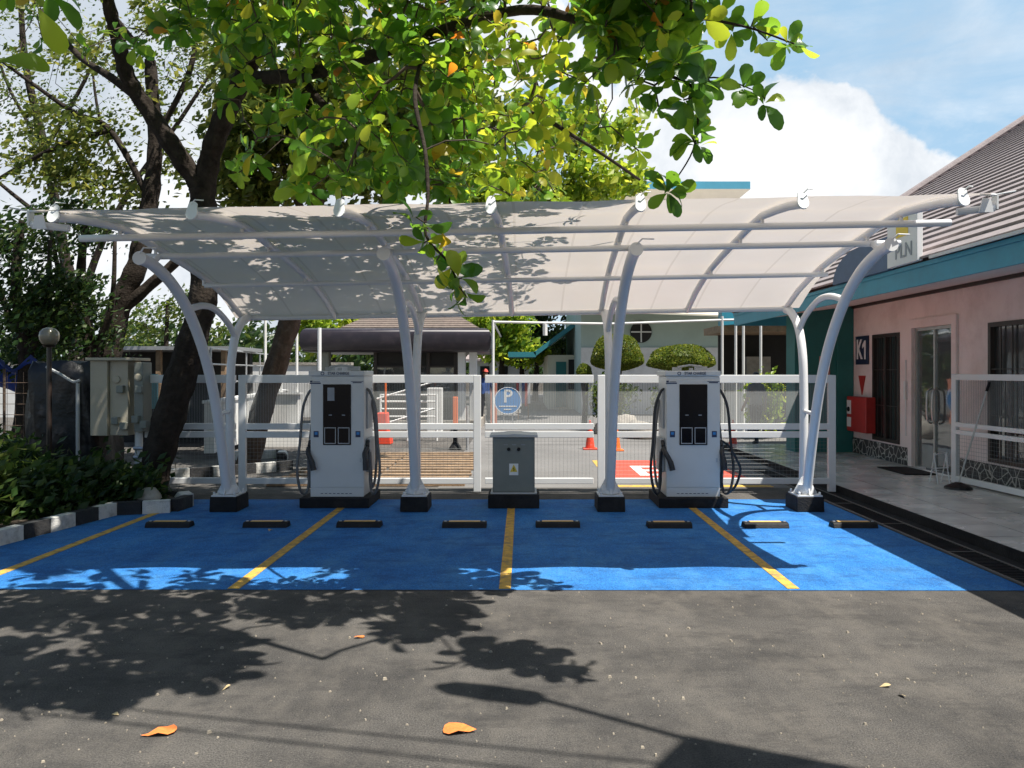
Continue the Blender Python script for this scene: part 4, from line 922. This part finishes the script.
def skeleton(limbs,targets,maxd=2.2):
    """limbs: list of (points,radii); targets: Vectors. returns nodes, and direction at each target"""
    pos=[];par=[];rad=[]
    for pts,rs in limbs:
        sp=smooth_path(pts,6); k=len(sp)
        for i,p in enumerate(sp):
            f=i/(k-1); rr=rs[0]+(rs[1]-rs[0])*f
            pos.append(p); par.append(len(pos)-2 if i else -1); rad.append(rr)
    nl=len(pos); A=np.array([tuple(p) for p in pos]); T=np.array([tuple(t) for t in targets])
    dm=np.array([np.min(np.linalg.norm(A-t,axis=1)) for t in T]); order=np.argsort(dm)
    cap=len(pos)+len(T)*4; arr=np.zeros((cap,3)); arr[:len(pos)]=A; n=len(pos)
    dirs={}
    for ti in order:
        t=T[ti]; dd=np.linalg.norm(arr[:n]-t,axis=1); k=int(np.argmin(dd)); L_=dd[k]
        if L_>maxd: continue
        a=Vector(arr[k]); q=Vector(t); last=k; steps=3 if L_>.3 else 1
        for s in range(1,steps+1):
            f=s/steps; p=a.lerp(q,f)+(rv(.05*L_) if s<steps else Vector((0,0,0)))+Vector((0,0,.12*L_*math.sin(math.pi*f)))
            pos.append(p); par.append(last); rad.append(None); arr[n]=p; last=n; n+=1
        dirs[ti]=(pos[last]-pos[par[last]]).normalized()
    cnt=[0]*len(pos)
    for i in range(len(pos)-1,nl-1,-1):
        cnt[i]=max(cnt[i],1); 
        if par[i]>=0: cnt[par[i]]+=cnt[i]
    for i in range(nl,len(pos)): rad[i]=min(.05,.0045*cnt[i]**.5+.001)
    return pos,par,rad,nl,dirs
def trunk_mesh(limbs,sk,o):
    b=MB(o)
    for pts,rs in limbs:
        big=rs[0]>.1
        sp=smooth_path(pts,14 if big else 6); k=len(sp); n_=28 if big else 12; st=len(b.v)
        b.tube(sp,[ (rs[0]+(rs[1]-rs[0])*i/(k-1))*(1+.05*math.sin(i*.9+rs[0]*40)) for i in range(k)],n_,caps=True)
        if big:
            for i in range(k):
                c=sp[i]
                for j in range(n_):
                    q=Vector(b.v[st+i*n_+j])-c
                    f=1+.05*math.sin(j*1.35+i*.22)+.045*math.sin(j*2.9-i*.5)+random.uniform(-.035,.035)
                    b.v[st+i*n_+j]=tuple(c+q*f)
    pos,par,rad,nl,_=sk; b2=MB(o)
    for i in range(nl,len(pos)):
        p=pos[par[i]]; q=pos[i]
        if (q-p).length<1e-4: continue
        r0=rad[par[i]] if par[i]>=nl else min(rad[par[i]],rad[i]*1.2)
        b2.tube([p,q],[r0,rad[i]],5 if rad[i]>.008 else 4,caps=False)
    return b,b2
# ---- main overhanging broad-leaved tree
TD=10.1
limbs=[([P(148,500,TD),P(160,450,TD),P(180,380,TD),P(203,300,TD),P(204,230,TD),P(202,190,TD)],(.20,.155)),
 ([P(202,190,TD),P(175,150,9.9),P(148,110,9.8),P(128,78,9.6),P(118,40,9.4),P(108,0,9.2),P(100,-60,9)],(.125,.06)),
 ([P(142,102,9.8),P(112,78,9.9),P(78,55,10.2),P(40,10,10.6)],(.06,.03)),
 ([P(203,195,TD),P(212,150,10),P(228,108,9.8),P(243,78,9.5),P(262,40,9.1),P(300,-10,8.6),P(340,-80,7.8)],(.14,.08)),
 ([P(243,78,9.5),P(300,75,8.7),P(360,60,8),P(430,35,7.2),P(520,10,6.4),P(590,25,5.9),P(640,50,5.5)],(.085,.02)),
 ([P(300,75,8.7),P(330,110,8.6),P(380,130,8.4),P(450,120,8.2),P(520,110,8),P(580,140,7.8),P(640,180,7.6)],(.05,.012)),
 ([P(300,-10,8.6),Vector((-1.9,6.4,5.6)),Vector((-1.0,5.0,5.5)),Vector((0.0,4.0,5.3)),Vector((1.0,3.3,5.1))],(.08,.02)),
 ([P(340,-80,7.8),Vector((-2.2,8.2,8)),Vector((-2.8,8.8,9.2)),Vector((-3.6,9.6,9.8))],(.08,.02)),
 ([Vector((-2.2,8.2,8)),Vector((-3.5,7.0,8.8)),Vector((-4.8,6.2,9.2))],(.05,.02)),([Vector((-2.8,8.8,9.2)),Vector((-1.6,9.6,9.6)),Vector((-.4,10.6,9.8))],(.05,.02)),
 ([Vector((-1.9,6.4,5.6)),Vector((-2.3,5.0,5.5)),Vector((-2.2,3.9,5.3)),Vector((-1.6,3.0,5.2))],(.05,.015)),
 ([P(100,-60,9),Vector((-4.6,7.6,7)),Vector((-4.0,6.0,6.8)),Vector((-3.2,4.6,6.2))],(.06,.02)),
 ([P(590,25,5.9),P(640,10,5.5),P(700,18,5.2),P(750,28,5.15),P(797,45,5.1)],(.016,.005)),
 ([P(620,45,5.6),P(655,70,5.3),P(690,85,5.2),P(698,110,5.2),P(693,150,5.2),P(672,185,5.2)],(.014,.004)),
 ([P(690,82,5.2),P(720,78,5.25),P(765,95,5.3)],(.008,.003)),
 ([P(430,35,7.2),P(415,90,6.2),P(425,150,5.7),P(428,195,5.5),P(426,235,5.45),P(448,262,5.45),P(458,285,5.45)],(.02,.005)),
]
targets=[];kinds=[]
def addt(p,k=0,l=.19,n=8): targets.append(p); kinds.append((k,l,n))
def rpx(x0,x1,y0,y1,d0,d1): return P(random.uniform(x0,x1),random.uniform(y0,y1),random.uniform(d0,d1))
c=0
while c<430:
    p=rpx(225,480,-110,195,6.3,9.6)
    u=(p.x*F/p.y+CX); v=CY-(p.z-EYE)*F/p.y
    if u<330 and v>40 and random.random()<(.75 if u<285 else .35): continue
    if p.z<3.25: continue
    addt(p,0,.185,8); c+=1
c=0
while c<270:
    x=random.uniform(440,660); y=random.uniform(-90,198); d=random.uniform(5.7,9.2)
    if x>560 and y>70 and random.random()<.72: continue
    if x>620 and y>40 and random.random()<.6: continue
    p=P(x,y,d)
    if p.z<3.3: continue
    addt(p,1 if (y>20 and random.random()<.72) else 0,.15,7); c+=1
for _ in range(75): addt(rpx(590,690,-70,62,5.0,6.0),0,.18,7)
for _ in range(22): addt(rpx(570,690,-10,80,5.0,5.6),0,.19,7)
for x,y in ((690,5),(705,18),(722,12),(735,30),(752,28),(768,40),(785,40),(797,47),(690,88),(700,85),(683,100),(697,112),(690,135),(702,145),(672,186),(668,192),(712,80),(640,80),(655,85),(660,105),(742,85),(765,96),(560,75),(585,85)):
    addt(P(x+random.uniform(-3,3),y+random.uniform(-3,3),5.2+random.uniform(-.1,.12)),0,.165,6 if x>690 else 7)
for x,y in ((416,217),(428,228),(424,243),(445,248),(436,262),(452,268),(462,278),(452,290),(466,296)):
    addt(P(x,y,5.45+random.uniform(-.08,.08)),0,.17,5)
for _ in range(60): addt(rpx(160,260,-90,45,7,9),0,.18,7)
for _ in range(14): addt(rpx(0,170,-60,60,7,9.5),0,.17,5)
for _ in range(130):
    addt(Vector((random.uniform(-6.5,-2.2),random.uniform(5.5,9.5),random.uniform(6.3,7.6))),0,.2,9)
for _ in range(260):
    h=random.uniform(8.3,10.5); gx,gy=random.uniform(-10.5,-3.3),random.uniform(6.3,14.8)
    p=Vector((gx+SUN.x*h,gy-.22*h,h))
    if CY-(p.z-EYE)*F/p.y>-25: continue
    addt(p,0,.34,9)
# out-of-frame overhang that dapples the asphalt
def over(px,py,n,sx,sy,h0=4.3,h1=5.9):
    for _ in range(n):
        q=G(px+random.uniform(-sx,sx),py+random.uniform(-sy,sy)); h=random.uniform(h0,h1)
        addt(Vector((q.x+SUN.x*h,q.y+SUN.y*h,h)),0,.235,7)
over(150,605,64,170,18); over(110,650,46,120,30); over(60,690,16,60,12); over(-150,630,80,150,60); over(370,608,26,90,12); over(420,632,9,45,8); over(500,655,7,40,7); over(555,668,4,18,4)
over(190,578,9,190,9); over(420,577,3,90,7); over(200,655,14,50,20); over(330,585,22,120,8)
t=thing('almond_tree','big leaning broad leaved tree arching over the canopy from the kerbed bed','tree',P(148,500,TD)*1)
t.location.z=0
sk=skeleton(limbs,targets,3.4); o=t.location
b,b2=trunk_mesh(limbs,sk,o); b.build('trunk',M['bark'],t,smooth=True,recalc=False); b2.build('branch',M['twig'],t,smooth=True,recalc=False)
bl=MB(o)
for i,p in enumerate(targets):
    if i not in sk[4]: continue
    k,l,n=kinds[i]; ax=sk[4][i]*.6+Vector((0,0,.5))+rv(.35)
    if CY-(p.z-EYE)*F/p.y>205 : ax=sk[4][i]+rv(.5)
    rosette(bl,p,ax,n,l,k)
# one big leaf close to the camera, upper left
for (x,y,dx,dy) in ((38,8,.5,-1.0),(-2,62,1,.1),(28,-14,-.7,.3)): leaf(bl,P(x,y,3.4),Vector((dx,.2,dy)),Vector((.2,-1,.4)),.19,.10,1)
bl.build('crown',[M['leaf_big'],M['leaf_yel']],t,smooth=True,recalc=False)

# ---- generic background tree
def sleaf(b,p,s,m=0):
    d=rv().normalized(); u=d.orthogonal(); a=u*s*.5; c=d.cross(u)*s*.27; n=d*s*.06
    base=len(b.v); b.v.extend([tuple(p-a),tuple(p+c+n),tuple(p+a),tuple(p-c+n)]); b.f.append((base,base+1,base+2,base+3)); b.m.append(m)
def tree(label,base,limbs,blobs,leafm,bark,lsize=.12,per=70,clump=.38,name='tree',group=None,cat='tree',twigs=True):
    t=thing(name,label,cat,(base[0],base[1],0),group); o=t.location
    tg=[]
    for (c,r,n) in blobs:
        for _ in range(n):
            d=rv().normalized()*(random.random()**.4); tg.append(Vector(c)+Vector((d.x*r[0],d.y*r[1],d.z*r[2])))
    sk=skeleton(limbs,tg,6)
    b,b2=trunk_mesh(limbs,sk,o); b.add(b2.v,b2.f); b.build('trunk',bark,t,smooth=True,recalc=False)
    bl=MB(o)
    for p in tg:
        k=int(per*random.uniform(.4,1.5)); s=clump*random.uniform(.6,1.3)
        q=rng.normal(0,s*.55,(k,3)); q[:,2]*=.7
        for e in q: sleaf(bl,p+Vector(e),lsize*random.uniform(.6,1.3))
    bl.build('crown',leafm,t,recalc=False); return t
D=13.5
tree('second leaning brown trunk just left of the left charger, yellowish crown above the canopy',P(250,440,D),[([P(247,468,D),P(262,410,D),P(290,320,D),P(305,250,D),P(318,190,D),P(322,120,D)],(.2,.12)),([P(318,190,D),P(360,140,D),P(400,110,D)],(.09,.04)),([P(310,230,D),P(285,170,D),P(265,110,D)],(.08,.04))],
  [(P(270,140,D),(1.1,1.2,1.1),42),(P(350,130,D),(1.5,1.3,1.3),55),(P(430,130,D),(1.3,1.3,1.0),42),(P(300,60,D),(1.6,1.2,1.0),40),(P(235,180,D),(.7,1,.5),14)],M['leaf_olive'],M['bark_warm'],.15,75,.42,name='tree')
D=15
tree('forked dark trunk behind the meter cabinets with an open crown',P(105,400,D),[([P(98,440,D),P(105,370,D),P(118,310,D),P(138,262,D),P(150,200,D),P(155,140,D),P(150,60,D)],(.27,.1)),([P(118,312,D),P(150,285,D),P(185,250,D),P(200,200,D)],(.13,.05)),([P(150,200,D),P(110,130,D),P(70,110,D),P(0,60,D)],(.07,.03)),([P(155,140,D),P(190,70,D),P(200,0,D),P(210,-50,D)],(.06,.03)),([P(150,60,D),P(110,10,D)],(.05,.03)),([P(110,130,D),P(50,150,D),P(-20,190,D)],(.05,.03))],
  [(P(60,150,D),(1.1,1.2,.8),32),(P(100,190,D),(.9,1,.5),16),(P(90,60,D),(2.0,1.2,1.4),14),(P(190,20,D),(1.4,1,1.2),10),(P(165,120,D),(.8,1,1.2),6)],M['leaf_olive'],M['bark'],.11,60,.4)
D=19
tree('thin sparse tree with fine twigs against the bright sky at far left',P(30,440,D),[([P(68,440,D),P(75,330,D),P(60,230,D),P(45,150,D),P(25,60,D),P(20,-30,D)],(.17,.05)),([P(60,230,D),P(20,200,D),P(-40,150,D)],(.07,.03)),([P(45,150,D),P(85,80,D),P(110,20,D)],(.06,.02)),([P(45,150,D),P(10,90,D),P(-10,30,D)],(.05,.02)),([P(75,330,D),P(95,260,D),P(130,190,D),P(180,120,D),P(225,50,D)],(.1,.03)),([P(130,190,D),P(100,120,D),P(90,40,D)],(.05,.02))],
  [(P(50,70,D),(2.6,1.5,2.2),55),(P(160,70,D),(2.2,1.5,1.8),50),(P(20,130,D),(1.4,1,1),16),(P(215,70,D),(1.0,1,1.4),18)],M['leaf_small'],M['bark'],.075,34,.5)
for (x,base_,lab,D,bl_) in ((20,440,'dense dark tree at the far left edge behind the globe lamp',12.8,[((20,300),(1.0,.8,1.1),46),((5,240),(.7,.8,.5),16),((60,300),(.7,.7,.6),22)]),
                     (85,440,'dark leafy tree behind the black tarpaulin with several thin stems',14.0,[((75,230),(.7,.8,.5),18),((70,330),(.9,.7,.5),24),((35,350),(.7,.7,.4),16)])):
    lm=[([P(x,445,D),P(x+6,360,D),P(x-4,280,D),P(x+2,220,D)],(.14,.05)),([P(x+6,360,D),P(x+26,310,D),P(x+30,240,D)],(.07,.03)),([P(x-4,330,D),P(x-24,280,D),P(x-36,220,D)],(.06,.03))]
    tree(lab,P(x,440,D),lm,[(P(c[0],c[1],D),r,n) for c,r,n in bl_],M['leaf_dark'],M['bark'],.085,70,.36)
D=24
tree('light young tree seen between the trunks behind the left gate',P(165,400,D),[([P(165,410,D),P(166,350,D),P(168,300,D)],(.1,.05))],[(P(165,310,D),(1.2,1,.8),16),(P(200,330,D),(.9,.9,.6),10),(P(150,340,D),(.8,.8,.5),8)],M['leaf_small'],M['bark'],.12,55,.5)
# trees behind the kiosk and the lodge
for (px,py,D,r,lab,m_,n) in ((330,325,30,(1.4,1.2,1.0),'green tree behind the left end of the kiosk roof','leaf_bright',26),(500,325,38,(1.9,1.5,1.6),'bright green tree right of the kiosk roof','leaf_bright',55),(535,330,44,(2.2,1.5,2.0),'darker green tree behind the small house','leaf_dark',46),(560,335,52,(2.4,1.5,2.4),'tall dark conifer like tree behind the teal lodge','leaf_dark',40),(520,352,40,(1.6,1,.5),'low bright hedge bush beside the small house','leaf_bright',24),(455,330,48,(2.5,1.5,1.8),'green tree far behind the kiosk roof','leaf_small',36),(395,330,55,(3,1.5,1.6),'distant tree behind the middle of the kiosk','leaf_small',30)):
    c=P(px,py,D); tree(lab,c,[([Vector((c.x,c.y,0)),Vector((c.x+.1,c.y,c.z*.6)),c],(.18,.06))],[(c,r,n)],M[m_],M['bark'],.26,60,.6)
# sunlit foliage just above the canopy rear right (yellow green)
D=26
c=P(440,470,D); tree('yellow green tree whose top shows just above the canopy left of the blue roof',c,[([P(430,430,D),P(440,330,D),P(500,240,D),P(560,190,D)],(.22,.08)),([P(440,330,D),P(450,240,D),P(450,190,D)],(.12,.04))],[(P(520,190,D),(2.2,1.8,.75),40),(P(590,182,D),(1.8,1.5,.6),24),(P(600,135,D),(1.2,1.5,1.0),12),(P(460,180,D),(1.8,1.5,.9),28),(P(560,120,D),(1.8,1.5,1.2),14)],M['leaf_bright'],M['bark'],.26,55,.55)
# far wood
b=MB((0,80,0))
for _ in range(900):
    x=random.uniform(-75,60); h=random.uniform(3,8)*(1 if x<-5 else .55); c=Vector((x,random.uniform(72,90),random.uniform(.5,h)))
    for e in rng.normal(0,.9,(26,3)): sleaf(b,c+Vector(e),.7)
wood=b.build('far_wood',M['leaf_dark'],recalc=False); struct(wood,'stuff')
# topiary
def topiary(px,py,D,wx,hz,label,flat=.75,lump=.05):
    c=P(px,py,D); t=thing('topiary_shrub',label,'shrub',(c.x,c.y,0),'clipped topiary shrubs')
    b=MB(); r=random.Random(px)
    b.tube([(c.x,c.y,0),(c.x+.08,c.y,c.z-hz*.3)],[.09,.06],8); b.tube([(c.x+.05,c.y,.4),(c.x-wx*.25,c.y+.1,c.z-hz*.1)],.05,8); b.build('trunk',M['bark'],t)
    b=MB(); n=int(13000*wx*hz)
    for _ in range(n):
        d=rv().normalized(); zz=d.z if d.z>0 else d.z*.38
        k=1+lump*math.sin(d.x*4+px)*math.sin(d.z*5+d.y*3); rr=random.uniform(.93,1.0)**.5*k
        sleaf(b,c+Vector((d.x*wx*rr,d.y*wx*.8*rr,zz*hz*rr)),.055)
    # inner core so that the hedge is not see through
    vs=[];fs=[];a_=14;e_=8
    for i in range(e_+1):
        ph=-math.pi/2+math.pi*i/e_
        for j in range(a_):
            w=2*math.pi*j/a_; z=math.sin(ph); z=z if z>0 else z*.36
            vs.append(c+Vector((math.cos(ph)*math.cos(w)*wx*.86,math.cos(ph)*math.sin(w)*wx*.7,z*hz*.86)))
    for i in range(e_):
        for j in range(a_): fs.append((i*a_+j,i*a_+(j+1)%a_,(i+1)*a_+(j+1)%a_,(i+1)*a_+j))
    b.add(vs,fs); b.build('crown',M['topiary'],t,recalc=False)
topiary(617,360,22,.75,.78,'tall domed topiary shrub behind the third column')
topiary(681,363,21,.93,.52,'wide flat topiary shrub above the right charger')
topiary(584,374,22,.22,.3,'small round topiary ball left of the domed one')
# rockery and plants
b=MB((3.2,20,0)); 
def rock(b,c,s):
    bm=bmesh.new(); bmesh.ops.create_icosphere(bm,subdivisions=2,radius=1)
    rr=random.Random(int(c[0]*997)); off=[rr.uniform(0,6) for _ in range(3)]
    vs=[]
    for v in bm.verts:
        k=1+.18*math.sin(v.co.x*3+off[0])*math.sin(v.co.y*3.3+off[1])+.1*math.sin(v.co.z*6+off[2]); vs.append(Vector(c)+Vector((v.co.x*s[0]*k,v.co.y*s[1]*k,v.co.z*s[2]*k)))
    b.add(vs,[tuple(v.index for v in f.verts) for f in bm.faces]); bm.free()
rl_=['largest grey rock of the rockery','rounded rock at the left end of the rockery','flat rock in front of the rockery','rock behind the right charger in the rockery','small pale rock between the larger rockery stones','mossy rock at the right end of the rockery']
for i,(px,py,D,s) in enumerate(((625,405,20,.42),(605,408,20.5,.3),(640,412,19,.36),(665,406,20,.4),(650,405,20.6,.25),(705,404,20,.35))):
    c=P(px,py,D); b=MB((c.x,c.y,0)); rock(b,(c.x,c.y,s*.5),(s,s*.8,s*.75)); tag(b.build('rock',M['rock'],smooth=True),rl_[i],'rock','rocks of the rockery')
def bush(label,c,r,m,n=40,ls=.1,per=60,cl=.25,name='shrub',group=None):
    t=thing(name,label,'shrub',(c[0],c[1],0),group); b=MB()
    for k in range(7):
        a=k*.9; b.tube([(c[0],c[1],.02),(c[0]+r[0]*.6*math.cos(a),c[1]+r[1]*.6*math.sin(a),c[2]+r[2]*.3)],[.02,.008],5)
    b.build('stem',M['twig'],t,recalc=False)
    b=MB()
    for _ in range(n):
        d=rv().normalized()*(random.random()**.35); p=Vector(c)+Vector((d.x*r[0],d.y*r[1],d.z*r[2])); p.z=max(p.z,.12)
        for e in rng.normal(0,cl*.55,(int(per*random.uniform(.5,1.4)),3)):
            q=p+Vector(e); q.z=max(q.z,.06); sleaf(b,q,ls*random.uniform(.6,1.3))
    b.build('foliage',m,t,recalc=False)
bush('grey green shrub beside the rockery',P(612,398,21),(.6,.5,.45),M['leaf_small'],26)
bush('loose green shrub behind the right gate near the teal wing',P(765,400,19),(.35,.35,.75),M['leaf_bright'],22,.12,40)
bush('clipped groundcover bush below the flat topiary',P(700,398,22),(1.4,.5,.4),M['leaf_small'],36)
# shrubs in the front-left bed
bl_=[((-6.15,8.5,.36),(.6,.6,.32),'lush green shrub with a sunlit top behind the painted kerb','leaf_small',60),
     ((-5.65,7.4,.22),(.35,.5,.16),'low dark shrub hanging over the nearest kerb stones','leaf_dark',36),((-5.42,8.6,.22),(.38,.38,.16),'dark shrub at the bend of the painted kerb','leaf_dark',36),
     ((-6.4,9.3,.4),(.7,.5,.36),'tall shrub in front of the black tarpaulin','leaf_dark',52),((-5.5,9.4,.26),(.45,.4,.2),'dark shrub under the meter cabinets','leaf_dark',36),((-4.75,9.4,.22),(.3,.28,.16),'small dark shrub at the foot of the leaning trunk','leaf_dark',22),
     ((-6.3,7.2,.27),(.6,.6,.24),'dark shrub at the left edge of the photo','leaf_dark',44),((-7.3,8.6,.5),(.7,.7,.45),'bushy shrub farthest left by the wire fence','leaf_dark',44)]
for c,r,l,m_,n in bl_: bush(l,c,r,M[m_],n,.1,60,.26,group='shrubs in the kerbed bed')
# stone in bed
b=MB((-4.45,9.2,.09)); rock(b,(-4.45,9.2,.16),(.16,.13,.10)); tag(b.build('rock',M['rock'],smooth=True),'brown stone on the kerb bend at the foot of the trunk','rock')

# ------------------------------------------------------------------ people
def person(label,base,h,face,mats,pose=0,cap=None):
    """one skinned body; mats: top, legs"""
    t=thing('person',label,'person',(base[0],base[1],0)); k=h/1.7
    J={'pel':(0,0,.92,.13,.10),'bel':(0,0,1.08,.125,.10),'che':(0,.0,1.28,.155,.11),'nec':(0,0,1.44,.055,.055),'hb':(0,-.015,1.52,.075,.085),'ht':(0,-.01,1.63,.078,.09)}
    st=.1+.1*pose
    V=[];R=[];E=[];ix={}
    def add(n,p,r,par=None):
        ix[n]=len(V); V.append(tuple(x*k for x in p)); R.append(tuple(x*k for x in r)); 
        if par: E.append((ix[par],ix[n]))
    add('pel',(0,0,.93),(.14,.105)); add('bel',(0,0,1.08),(.13,.1),'pel'); add('che',(0,0,1.28),(.165,.115),'bel'); add('nec',(0,0,1.43),(.058,.058),'che'); add('hb',(0,-.01,1.51),(.07,.078),'nec'); add('hm',(0,-.01,1.59),(.08,.092),'hb'); add('ht',(0,0,1.67),(.05,.06),'hm')
    for s,nm in ((-1,'l'),(1,'r')):
        sw=pose*.16*s
        add('sh'+nm,(s*.17,0,1.37),(.06,.06),'che'); add('el'+nm,(s*.235,.02,1.1),(.043,.043),'sh'+nm); add('wr'+nm,(s*.24,-.08-sw*.5,.87),(.03,.032),'el'+nm); add('ha'+nm,(s*.238,-.11-sw*.6,.78),(.022,.04),'wr'+nm)
        add('hi'+nm,(s*.09,0,.86),(.095,.1),'pel'); add('kn'+nm,(s*.105,-.02+sw*.6,.49),(.062,.065),'hi'+nm); add('an'+nm,(s*.11,.03+sw,.09),(.042,.045),'kn'+nm); add('to'+nm,(s*.12,-.12+sw,.035),(.035,.03),'an'+nm)
    me=bpy.data.meshes.new('body'); me.from_pydata(V,E,[]); o=bpy.data.objects.new('body',me); col.objects.link(o)
    md=o.modifiers.new('s','SKIN'); sv=me.skin_vertices[0].data
    for i,r in enumerate(R): sv[i].radius=r
    sv[0].use_root=True
    ss=o.modifiers.new('u','SUBSURF'); ss.levels=2; ss.render_levels=2
    dg=bpy.context.evaluated_depsgraph_get(); dg.update(); m2=bpy.data.meshes.new_from_object(o.evaluated_get(dg)); bpy.data.objects.remove(o)
    m2.materials.clear()
    for mm in (M['skin'],mats[0],mats[1],M['dark_cloth']): m2.materials.append(mm)
    for p in m2.polygons:
        c=p.center/k; p.use_smooth=True
        p.material_index = 3 if c.z<.08 else 2 if (c.z<.95 and abs(c.x)<.2) else 1 if (c.z<1.44 and (abs(c.x)<.215 or c.z>1.12)) else 0
    o=bpy.data.objects.new('body',m2); col.objects.link(o); o.parent=t
    b=MB(t.location); bx,by=base[0],base[1]
    def dome(r0,z0,zs,m,nm,brim=False):
        b=MB((bx,by,0)); vs=[];fs=[]
        for i in range(6):
            ph=math.pi/2*i/5
            for j in range(14):
                w=2*math.pi*j/14; vs.append((bx+r0*k*math.cos(ph)*math.cos(w),by+(.0+r0*1.12*math.cos(ph)*math.sin(w))*k,(z0+zs*math.sin(ph))*k))
        for i in range(5):
            for j in range(14): fs.append((i*14+j,i*14+(j+1)%14,(i+1)*14+(j+1)%14,(i+1)*14+j))
        b.add(vs,fs)
        if brim: b.prism([(bx-.07*k,by-.09*k,z0*k+.005),(bx+.07*k,by-.09*k,z0*k+.005),(bx+.05*k,by-.19*k,z0*k-.01),(bx-.05*k,by-.19*k,z0*k-.01)],(0,0,.012))
        b.build(nm,m,t,smooth=True)
    dome(.088,1.595,.10,M['hair'],'hair')
    if cap: dome(.096,1.62,.095,cap,'cap',True)
    for s in (-1,1):
        b=MB((bx,by,0)); b.lathe((bx+s*.033*k,by-.083*k,1.605*k),[(.010*k,0),(.008*k,-.006)],8,axis='Y'); b.build('eye',M['hair'],t)
    b=MB((bx,by,0)); b.prism([(bx-.012*k,by-.082*k,1.565*k),(bx+.012*k,by-.082*k,1.565*k),(bx,by-.078*k,1.60*k)],(0,-.02*k,-.003)); b.build('nose',M['skin'],t)
    t.rotation_euler.z=face
    return t
person('person in a grey top and dark trousers walking behind the right gate',((756-CX)*17.2/F,17.2,0),1.66,math.radians(200),(M['grey_cloth'],M['dark_cloth']),1)
person('person in a blue top and red cap standing beside the salmon post',((485-CX)*24.2/F,24.2,0),1.74,math.radians(20),(M['blue_cloth'],M['dark_cloth']),0,M['red_cloth'])

# ------------------------------------------------------------------ out-of-frame casters that the photo shows by their shadows
t=thing('street_lamp','solar street lamp on a tall post beside the asphalt, seen by its shadow','street lamp',(3.6,1.55,0))
H=6.0
def cast(px,py,h=H): q=G(px,py); return Vector((q.x+SUN.x*h,q.y+SUN.y*h,h))
hd0,hd1,pn=cast(437,686),cast(545,700),cast(690,740)
b=MB(); b.tube([(3.6,1.55,0),(3.6,1.55,H-.2)],[.09,.06],14); b.build('post',M['galv'],t,auto=True)
b=MB(); b.tube([hd1,pn,Vector((3.6,1.55,H-.25))],.022,10); b.build('arm',M['galv'],t,auto=True)
b=MB(); d=(hd1-hd0); b.tube([hd0,hd0+d*.15,hd0+d*.5,hd0+d*.9,hd1],[.03,.085,.1,.09,.03],14); b.build('lamp_head',M['white_paint'],t,auto=True)
p1,p2,p3,p4=cast(690,736,H+.1),cast(880,772,H+.1),cast(850,905,H+.5),cast(560,860,H+.5)
b=MB(); b.prism([p1,p2,p3,p4],(0,0,.04)); b.build('solar_panel',M['screen'],t)
lab=['upper of two overhead cables crossing the asphalt','lower of two overhead cables crossing the asphalt']
for i,(a_,c_) in enumerate((((40,700),(545,752)),((60,716),(480,764)))):
    q0,q1=cast(*a_,6.5),cast(*c_,6.5); d=(q1-q0).normalized(); A=q0-d*9; B_=q1+d*9
    b=MB(A); b.tube([A.lerp(B_,k/16)+Vector((0,0,-.5*math.sin(math.pi*k/16)+.5)) for k in range(17)],.011,6); tag(b.build('overhead_cable',M['cable'],auto=True),lab[i],'cable','overhead cables')

# ------------------------------------------------------------------ litter
def fallen(px,py,l,ang,m,label,w=.5,cat='leaf'):
    q=G(px,py); b=MB((q.x,q.y,.004))
    leaf(b,Vector((q.x-l/2*math.cos(ang),q.y-l/2*math.sin(ang),.016)),Vector((math.cos(ang),math.sin(ang),.03)),Vector((0,0,1)),l,l*w,0,-.1)
    b.v=[(vx,vy,.008+(vz-.016)*.3+.006*math.sin(vx*60+vy*45)) for vx,vy,vz in b.v]
    tag(b.build('fallen_leaf',m,smooth=True,recalc=False),label,cat,'fallen leaves on the ground')
fallen(159,734,.15,math.radians(25),M['dry_leaf'],'orange fallen leaf on the asphalt at bottom left',.6)
fallen(460,731,.155,math.radians(170),M['dry_leaf'],'broad orange fallen leaf on the asphalt at bottom centre',.75)
fallen(359,638,.07,math.radians(40),M['dry_leaf'],'small orange fallen leaf among the tree shadows',.6)
ll=['tiny tan leaf between the large orange leaf and the tree shadow','tiny tan leaf in the sun below the tree shadow','pale scrap leaf right of the centre asphalt','pale scrap leaf near the lower right asphalt','tan leaf on the blue bay near its second wheel stop']
for i,(x,y,l) in enumerate(((116,715,.05),(226,689,.05),(885,687,.06),(903,697,.05),(270,531,.1))): fallen(x,y,l,random.uniform(0,3),M['tan_leaf'],ll[i],.5)
# grit scattered over the asphalt
b=MB((0,5,0))
for _ in range(520):
    y=random.uniform(2.9,5.8); x=random.uniform(-.75,.75)*y; s=random.uniform(.003,.009) if random.random()<.93 else random.uniform(.01,.016)
    b.box((x,y,s*.3),(s*random.uniform(.7,1.8),s*random.uniform(.7,1.4),s*.8),rz=random.uniform(0,3),taper=.6)
struct(b.build('grit',mat('grit',(.3,.26,.2),.9,0,.4,40)),'stuff')
